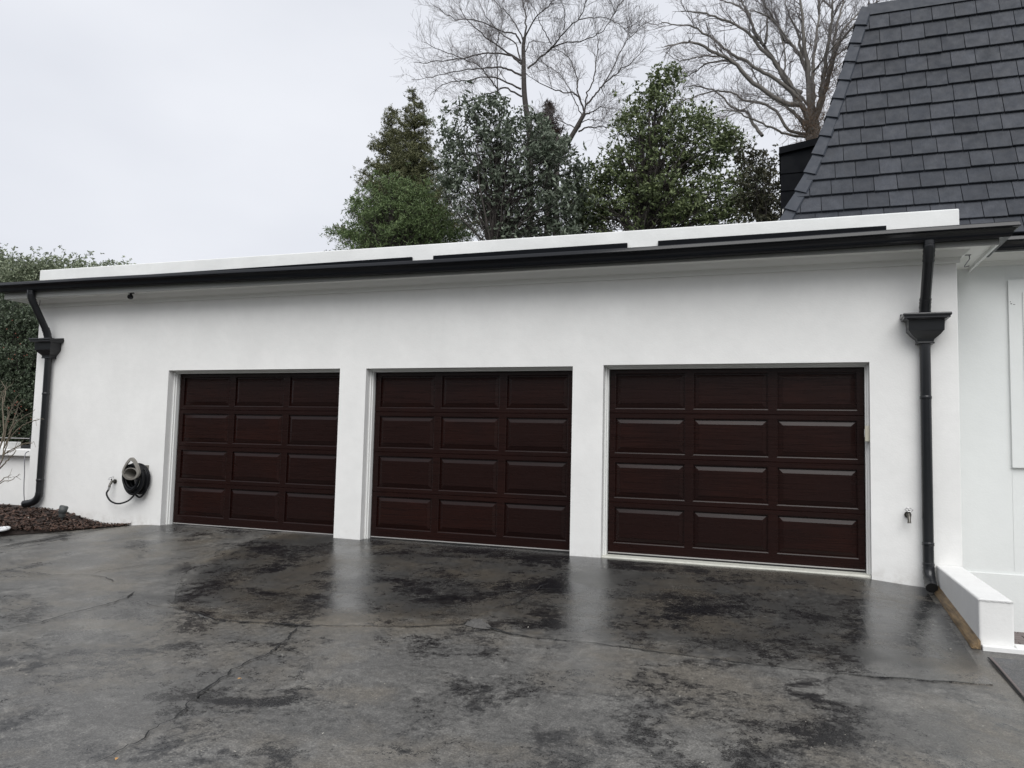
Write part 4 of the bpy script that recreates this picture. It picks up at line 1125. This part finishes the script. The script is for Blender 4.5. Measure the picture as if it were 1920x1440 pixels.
leafy_tree('feathery_tree', 'fresh green feathery evergreen above the roof in front of the conifers', 'tree', ((740, 460), (730, 330)), 11.5,
           [(735, 352, 34, 11.5, 5), (700, 380, 36, 11.3, 5), (770, 375, 40, 11.5, 6), (680, 412, 34, 11.3, 5), (735, 420, 58, 11.4, 11), (800, 415, 46, 11.5, 8), (668, 450, 32, 11.2, 4), (700, 460, 50, 11.4, 7), (830, 452, 42, 11.6, 7), (622, 437, 9, 11.2, .7), (640, 436, 9, 11.2, .7), (755, 455, 60, 11.4, 9)],
           6.0, 66, .12, .11, .024, MAT['feather'], 21, 70, .12, up=.1, droop=-.2)
leafy_tree('glossy_tree', 'dark glossy large leaved evergreen around the thin bare trunk', 'tree', ((925, 460), (935, 250)), 10.5,
           [(865, 235, 38, 10.5, 4), (855, 300, 40, 10.4, 4), (905, 215, 34, 10.6, 3), (940, 230, 48, 10.4, 5), (985, 250, 46, 10.6, 5), (900, 290, 62, 10.4, 8), (960, 310, 66, 10.5, 9), (1020, 300, 48, 10.5, 6), (1045, 290, 30, 10.2, 4), (890, 350, 52, 10.5, 5), (985, 385, 75, 10.8, 13), (1050, 360, 50, 10.6, 7), (1070, 325, 26, 10.6, 2.5), (1050, 420, 55, 10.8, 9), (945, 420, 40, 10.5, 4), (870, 400, 26, 10.4, 2), (840, 350, 26, 10.4, 2)],
           4.2, 40, .16, .145, .060, MAT['magnolia'], 22, 90, .11)
leafy_tree('evergreen_tree', 'broad green evergreen with a pointed crown right of the thin bare trees', 'tree', ((1190, 440), (1235, 190)), 11.5,
           [(1241, 150, 18, 11.5, 2), (1215, 175, 28, 11.5, 2.5), (1255, 180, 26, 11.5, 2), (1180, 200, 30, 11.5, 2.4), (1230, 225, 50, 11.4, 7), (1190, 250, 48, 11.5, 6), (1275, 240, 50, 11.5, 7), (1320, 235, 32, 11.6, 3), (1170, 300, 50, 11.4, 7), (1128, 330, 34, 11.5, 3.5), (1115, 375, 42, 11.5, 5), (1235, 300, 70, 11.3, 13), (1310, 290, 62, 11.5, 10), (1355, 275, 30, 11.5, 3), (1150, 360, 58, 11.5, 9), (1230, 380, 75, 11.2, 14), (1320, 370, 75, 11.4, 14), (1120, 410, 45, 11.5, 7), (1385, 350, 50, 11.5, 7), (1380, 410, 45, 11.4, 7), (1290, 425, 60, 11.3, 9)],
           4.6, 46, .15, .115, .052, MAT['evergreen'], 23, 130, .16)
leafy_tree('evergreen_tree', 'brown tinged evergreen shrub in front of the dormer', 'tree', ((1435, 430), (1440, 320)), 9.8,
           [(1405, 300, 26, 9.8, 2.5), (1440, 310, 26, 9.8, 2.5), (1425, 350, 40, 9.7, 6), (1455, 370, 34, 9.8, 5), (1420, 400, 42, 9.6, 7), (1460, 410, 30, 9.8, 4), (1385, 280, 14, 9.8, 1)],
           4.5, 50, .12, .09, .044, MAT['brownleaf'], 24, 40, .07)
leafy_tree('evergreen_tree', 'dark evergreen growing low between the glossy tree and the green one', 'tree', ((1085, 440), (1085, 340)), 12.4,
           [(1090, 400, 40, 12.4, 5), (1080, 365, 30, 12.4, 3), (1112, 380, 38, 12.4, 5), (1065, 430, 50, 12.4, 7), (1120, 440, 40, 12.4, 5), (1000, 440, 50, 12.4, 6)],
           4.5, 55, .15, .095, .044, MAT['holly'], 25, 30, .07)

# bare trees: main limbs surveyed, finer branching grown
def bare_tree(name, label, trunk, limbs, y, seed, depth_amp, r_tr, r_limb, bark, twig, levels, group='bare winter trees behind the garage', tw=(.9, .5), nsub=(7, 6, 5), minr=.0029, upb=.25):
    rg = np.random.default_rng(seed)
    base = at(*trunk[0], 'y', y); root = empty(name, (base[0], y, -.4), label, 'tree', group)
    tb = Tubes(); P = [np.array([base[0] + .1, y, -.4])] + [at(u, v, 'y', y) for u, v in trunk]
    P = np.array([list(p) for p in spline(P, 5)]); tb.add(P, np.linspace(r_tr[0], r_tr[1], len(P)), 10); tb.build('trunk', MAT[bark], root)
    tw_ = Tubes()
    def grow(p, d, L, r, lev):
        n = max(4, int(L / .13)); pts = [p]; dd = d / np.linalg.norm(d)
        for i in range(n):
            dd = dd + rg.normal(size=3) * .13 + np.array([0, 0, upb * .10]); dd /= np.linalg.norm(dd); pts.append(pts[-1] + dd * L / n)
        pts = np.array(pts); tw_.add(pts, np.maximum(np.linspace(r, r * .45, n + 1), minr), 3)
        if lev < levels: kids(pts, L, r, lev)
    def kids(pts, L, r, lev):
        for _ in range(int(nsub[min(lev, len(nsub) - 1)] * rg.uniform(.7, 1.3) * max(.5, min(2.2, L / 1.1)))):
            f = rg.uniform(.28, 1.0); k = min(len(pts) - 2, int(f * (len(pts) - 1))); p = pts[k]; t = pts[k + 1] - pts[k]; t /= np.linalg.norm(t)
            side = np.cross(t, rg.normal(size=3)); side /= np.linalg.norm(side); a = rg.uniform(.45, .95)
            grow(p, t * math.cos(a) + side * math.sin(a) + np.array([0, 0, upb]), tw[min(lev, len(tw) - 1)] * rg.uniform(.5, 1.3) * (1.1 - .45 * f), max(minr, r * .45), lev + 1)
    for li, (px, r) in enumerate(limbs):
        dep = rg.uniform(-1, 1) * depth_amp; n = len(px)
        P = [at(u, v, 'y', y + dep * (i / (n - 1)) ** 1.2) for i, (u, v) in enumerate(px)]
        P = np.array([list(p) for p in spline(P, 5)]); P[2:] += rg.normal(size=P[2:].shape) * .015
        L = np.linalg.norm(np.diff(P, axis=0), axis=1).sum(); rr = np.linspace(r * r_limb, max(minr, r * r_limb * .22), len(P))
        lt = Tubes(); lt.add(P, rr, 6); lt.build('limb', MAT[bark], root)
        kids(P, L, r * r_limb * .45, 0)
    tw_.build('twigs', MAT[twig], root, 'stuff')
    return root, tw_
c1 = lambda pts: [(960 + x / 5.143, y / 5.143) for x, y in pts]
c2 = lambda pts: [(1200 + x / 5.143, y / 5.143) for x, y in pts]
c3 = lambda pts: [(1380 + x / 5.143, y / 5.143) for x, y in pts]
c4 = lambda pts: [(760 + x / 5.143, y / 5.143) for x, y in pts]
bare_tree('bare_tree', 'slim bare grey tree with one straight trunk rising from the glossy evergreen',
    [(994, 440)] + c4([(1200, 1300), (1185, 1200), (1150, 930), (1142, 730), (1140, 560), (1138, 450), (1150, 360)]),
    [(c4([(1125, 730), (960, 655), (870, 650), (700, 660), (480, 690), (250, 745), (60, 770)]), 1),
     (c4([(1115, 860), (1060, 830), (850, 742), (650, 765), (400, 800), (230, 920)]), 1),
     (c4([(1120, 930), (960, 850), (880, 880), (700, 940), (550, 1000), (430, 1060)]), .9),
     (c4([(1120, 620), (1000, 530), (800, 512), (550, 560), (250, 600), (80, 600)]), 1),
     (c4([(1115, 420), (1060, 330), (960, 305), (700, 200), (480, 180), (280, 50)]), .9),
     (c4([(1120, 590), (900, 450), (700, 290), (560, 150), (500, -40)]), .9),
     (c4([(1130, 640), (1060, 420), (900, 300), (760, 120), (700, -60)]), .8),
     (c4([(1150, 370), (1165, 180), (1130, 0), (1110, -160)]), 1),
     (c4([(1145, 420), (1100, 300), (980, 120), (860, 0), (800, -90)]), .8),
     (c4([(1150, 365), (1250, 180), (1380, 60), (1480, -60)]), .8),
     (c4([(985, 1040), (900, 880), (840, 790), (720, 640), (540, 560), (330, 480), (180, 400)]), .9),
     (c4([(890, 860), (885, 640), (880, 440), (940, 200), (900, 0)]), .6),
     (c1([(150, 660), (290, 540), (400, 440), (520, 290), (640, 190), (720, 0), (740, -100)]), 1),
     (c1([(290, 545), (370, 480), (500, 410), (660, 400), (860, 310), (960, 180), (1040, 30)]), .8),
     (c1([(640, 190), (800, 170), (930, 180), (1050, 250), (1130, 330)]), .5),
     (c1([(380, 430), (300, 280), (230, 120), (150, -40)]), .6),
     (c1([(130, 500), (180, 400), (280, 405), (440, 420)]), .5),
     (c1([(500, 290), (505, 120), (470, 0), (460, -90)]), .5)],
    15.0, 31, 1.6, (.12, .055), .035, 'bark_dark', 'bark_twig', 3, tw=(1.05, .6, .38), nsub=(12, 7, 4.0))
bare_tree('bare_tree', 'small bare tree with a leaning forked trunk beside the green evergreen',
    c1([(430, 1600), (500, 1440), (560, 1340), (640, 1200), (700, 1090)]),
    [(c1([(700, 1090), (650, 950), (600, 905), (420, 870), (250, 790), (130, 700)]), 1),
     (c1([(660, 960), (630, 850), (635, 750), (560, 580), (480, 500), (380, 480)]), .9),
     (c1([(700, 1080), (720, 920), (780, 780), (815, 560), (830, 400), (790, 200)]), .9),
     (c1([(705, 1020), (800, 920), (870, 830), (1000, 715), (1150, 600), (1290, 450)]), 1),
     (c1([(870, 830), (960, 680), (1080, 430), (1200, 300), (1240, 180)]), .7),
     (c1([(710, 1100), (790, 1070), (870, 1030), (980, 1050)]), .8),
     (c1([(640, 1270), (720, 1232), (820, 1225), (930, 1220), (1010, 1230)]), .9),
     (c1([(600, 1300), (700, 1170), (800, 1160), (900, 1190)]), .7),
     (c1([(620, 1240), (520, 1190), (420, 1150), (250, 1120)]), .6),
     (c1([(860, 840), (890, 930), (880, 1030)]), .5),
     (c1([(680, 1120), (600, 960), (480, 740), (350, 640), (250, 580)]), .6)],
    14.0, 32, 1.0, (.10, .06), .032, 'bark_dark', 'bark_twig', 3, tw=(.9, .55, .35), nsub=(12, 7, 4.0))
BIG, _ = bare_tree('bare_tree', 'huge bare tree with many grey stems fanning up behind the house roof',
    c3([(760, 1600), (750, 1420), (742, 1280), (735, 1180)]),
    [(c3([(735, 1230), (715, 1000), (695, 700), (655, 400), (630, 100), (610, -200)]), 2.4),
     (c3([(740, 1150), (745, 900), (740, 700), (765, 400), (800, 100), (790, -150)]), 1.9),
     (c3([(730, 1230), (690, 1100), (575, 960), (520, 800), (400, 650), (280, 450), (200, 350), (100, 100), (20, -20)]), 2.2),
     (c3([(690, 700), (560, 450), (460, 380), (380, 200), (270, 30), (200, -120)]), 1.3),
     (c3([(640, 560), (600, 330), (500, 120), (470, -60)]), 1.2),
     (c2([(1640, 1200), (1560, 1020), (1400, 1000), (1100, 800), (900, 600), (700, 500), (560, 425), (420, 410), (240, 455)]), 2.1),
     (c2([(1560, 980), (1440, 860), (1200, 700), (1000, 580), (850, 500), (650, 340), (490, 250), (360, 240), (200, 210)]), 1.5),
     (c2([(1560, 900), (1430, 820), (1300, 600), (1150, 450), (1080, 350), (930, 240), (720, 160), (580, 120), (400, 110)]), 1.7),
     (c2([(1190, 440), (1100, 280), (1040, 120), (900, 40), (750, -10), (620, -90)]), 1.1),
     (c2([(850, 560), (760, 540), (600, 540), (480, 570), (360, 580), (240, 500)]), .8),
     (c2([(900, 580), (700, 600), (600, 640), (480, 720), (380, 770)]), .8),
     (c2([(1640, 1300), (1440, 1250), (1270, 1040), (1000, 960), (900, 900), (700, 880), (450, 960), (340, 980)]), 1.2),
     (c2([(1600, 1320), (1400, 1290), (1260, 1230), (1040, 1130), (880, 1060), (720, 1090)]), 1.0),
     (c2([(1180, 1310), (1090, 1190), (1030, 1080), (900, 1040), (740, 890), (560, 830), (420, 840)]), 1.3),
     (c2([(1240, 1010), (1100, 990), (1000, 1050), (880, 1110)]), .7),
     (c2([(1210, 420), (1230, 250), (1220, 100), (1190, -30)]), .9),
     (c2([(1640, 760), (1560, 560), (1440, 400), (1330, 260), (1240, 160), (1100, 110), (950, 110)]), 1.1),
     (c3([(745, 1200), (800, 1030), (830, 800), (880, 500), (920, 200), (940, -80)]), 2.2),
     (c3([(800, 1080), (880, 800), (940, 500), (965, 250), (1040, 0), (1090, -120)]), 1.8),
     (c3([(860, 850), (920, 650), (1000, 420), (1130, 250), (1300, 20)]), 1.5),
     (c3([(960, 500), (1030, 300), (1180, 130), (1300, 60), (1420, -60)]), 1.0),
     (c3([(740, 700), (850, 560), (960, 430), (1090, 330)]), .8),
     (c3([(690, 1010), (560, 860), (480, 750), (470, 560), (430, 300), (280, 120), (260, 0)]), .9),
     (c3([(700, 1230), (560, 1090), (420, 980), (330, 930), (220, 800), (150, 650)]), 1.4),
     (c3([(690, 1290), (640, 1200), (520, 1050), (400, 1000)]), 1.0)],
    17.0, 33, 2.2, (.30, .21), .045, 'bark_grey', 'bark_twig', 3, tw=(1.15, .65, .4), nsub=(9.5, 6.5, 4.0), upb=.12)
# tangle of brown ivy twigs round the foot of the big tree
rg = np.random.default_rng(5); iv = Tubes()
for _ in range(420):
    u, v = 1522 + rg.normal() * 22, 235 + rg.normal() * 22; p = at(u, v, 'y', 16.6 + rg.normal() * .4)
    d = rg.normal(size=3) + np.array([0, 0, .5]); d /= np.linalg.norm(d); t = np.linspace(0, 1, 4)[:, None]
    iv.add(p + d * t * rg.uniform(.2, .7) + rg.normal(size=(4, 3)) * .04, np.linspace(.007, .004, 4), 3)
for _ in range(300):
    f = rg.uniform(0, 1); u, v = 1545 + f * 25 + rg.normal() * 14, 200 - f * 110 + rg.normal() * 20; p = at(u, v, 'y', 16.7 + rg.normal() * .3)
    d = rg.normal(size=3) + np.array([.2, 0, .8]); d /= np.linalg.norm(d); t = np.linspace(0, 1, 4)[:, None]
    iv.add(p + d * t * rg.uniform(.2, .6) + rg.normal(size=(4, 3)) * .04, np.linspace(.007, .004, 4), 3)
iv.build('ivy_tangle', MAT['ivy_twig'], BIG, 'stuff')

# far pale thicket of twigs seen through the gaps between the evergreens
rg = np.random.default_rng(6); th = empty('thicket', tuple(at(900, 470, 'y', 18)), 'thin bare thicket showing through the gap beside the green feathery tree', 'bush'); tt = Tubes()
for _ in range(260):
    u, v = rg.uniform(820, 960), rg.uniform(400, 470); p = at(u, v, 'y', 16 + rg.uniform(-1, 1)); d = np.array([rg.normal() * .5, rg.normal() * .3, 1]); d /= np.linalg.norm(d)
    P = [p];
    for i in range(7): d = d + rg.normal(size=3) * .22; d /= np.linalg.norm(d); P.append(P[-1] + d * .18)
    tt.add(P, np.linspace(.008, .0045, 8), 3)
tt.build('stems', MAT['bark_twig'], th, 'stuff')

# left hedge and berry shrub behind the garden wall
leafy_tree('hedge', 'pale green evergreen hedge rising behind the garage roof on the left', 'hedge', ((40, 840), (40, 520)), 4.2,
           [(0, 510, 36, 4.2, 7), (50, 522, 34, 4.0, 8), (100, 518, 32, 4.3, 7), (150, 522, 30, 4.4, 6), (195, 522, 24, 4.4, 4), (228, 520, 16, 4.4, 2), (-60, 525, 55, 4.2, 11), (0, 550, 46, 3.9, 9), (60, 560, 44, 4.2, 8), (130, 560, 44, 4.4, 8), (70, 590, 46, 4.2, 7), (-130, 600, 80, 4.2, 12), (238, 504, 6, 4.4, .4), (-8, 478, 14, 4.2, 1.5)],
           7.5, 95, .13, .062, .032, MAT['hedge'], 41, 60, .08, edge=.4)
hs_ = leafy_tree('berry_shrub', 'dark evergreen shrub with red berries behind the garden wall', 'shrub', ((35, 850), (35, 620)), 2.3,
           [(30, 610, 50, 2.4, 10), (-20, 640, 60, 2.3, 12), (45, 680, 45, 2.2, 9), (0, 720, 55, 2.1, 12), (40, 760, 45, 2.1, 10), (0, 800, 55, 1.9, 12), (55, 820, 35, 2.2, 7), (60, 640, 40, 2.5, 7), (60, 720, 40, 2.4, 7), (-60, 750, 80, 2.2, 14)],
           9.0, 80, .11, .055, .030, MAT['holly'], 42, 60, .06, edge=.4)
rg = np.random.default_rng(8); C = blob_clumps([(15, 625, 30, 1.75, 1), (35, 665, 30, 1.7, 1), (20, 760, 28, 1.5, 1), (30, 785, 25, 1.5, 1)], rg, 7); mb = MB()
for c in C:
    mb.sphere(c + rg.normal(size=3) * .025, .011, 6, 4)
tag(mb.build('berries', MAT['berry'], hs_), kind='stuff')

# bare shrub standing in the mulch bed at the left edge
bs = empty('bare_shrub', tuple(at(-40, 960, 'y', -.75)), 'bare leafless shrub with upright lichen grey stems in the mulch bed', 'shrub')
tb = Tubes(); rg = np.random.default_rng(9); Y = -.75
STM = [[(-60, 960), (-25, 905), (2, 868), (8, 835), (12, 790), (25, 760)], [(-40, 935), (-5, 885), (15, 862), (28, 848), (28, 838)], [(2, 868), (14, 830), (22, 800), (34, 762), (40, 750)], [(8, 840), (25, 800), (40, 785), (66, 768)],
       [(12, 830), (30, 808), (42, 798), (60, 790), (82, 785)], [(5, 850), (22, 846), (38, 834), (60, 831)], [(5, 852), (24, 842), (45, 832), (64, 829)], [(-20, 900), (5, 820), (5, 760), (8, 735), (24, 718)], [(6, 760), (10, 732), (2, 715)],
       [(0, 800), (-4, 770), (2, 740), (12, 728)], [(10, 800), (20, 770), (28, 748)], [(-40, 960), (0, 907), (20, 901), (36, 889)], [(-45, 958), (0, 903), (14, 894), (20, 890)], [(4, 830), (14, 790), (14, 760)], [(15, 815), (26, 790), (36, 778)], [(-30, 900), (-4, 860), (-6, 800), (-2, 750)]]
for k, s in enumerate(STM):
    P = [at(u, v, 'y', Y + .12 * math.sin(k * 1.7) * (i / len(s))) for i, (u, v) in enumerate(s)]; P = np.array([list(p) for p in spline(P, 6)]); P[1:] += rg.normal(size=P[1:].shape) * .004
    st = Tubes(); st.add(P, np.linspace(.013 if k in (0, 1, 7) else .0085, .0032, len(P)), 6); st.build('stem', MAT['stem'], bs)
    for _ in range(4):
        i = rg.integers(len(P) // 2, len(P)); d = rg.normal(size=3) + np.array([.2, 0, .6]); d /= np.linalg.norm(d); t = np.linspace(0, 1, 4)[:, None]
        tb.add(P[i] + d * t * rg.uniform(.05, .16), np.linspace(.003, .0018, 4), 3)
tb.build('twigs', MAT['stem'], bs, 'stuff')
# a few autumn leaves on the asphalt
for i, (u, v) in enumerate(((449, 1273), (219, 1423))):
    q = ground_at(u, v, .02); a = .6 + i * 1.3; mb = MB(); L, W = .014, .007
    ex, ey = Vector((math.cos(a), math.sin(a), 0)), Vector((-math.sin(a), math.cos(a), 0))
    mb.add([q - ex * L, q - ex * L * .3 + ey * W + Vector((0, 0, .006)), q + ex * L * .4 + ey * W * .8 + Vector((0, 0, .005)), q + ex * L, q + ex * L * .4 - ey * W * .8 + Vector((0, 0, .007)), q - ex * L * .3 - ey * W + Vector((0, 0, .004)), q + Vector((0, 0, .001))],
           [(0, 1, 6), (1, 2, 6), (2, 3, 6), (3, 4, 6), (4, 5, 6), (5, 0, 6)])
    tag(mb.build('fallen_leaf', MAT['orange']), ('dry orange leaf beside the long crack in the asphalt', 'dry orange leaf on the asphalt near the bottom left of the photo')[i], 'leaf', 'fallen leaves on the driveway')
print('done')
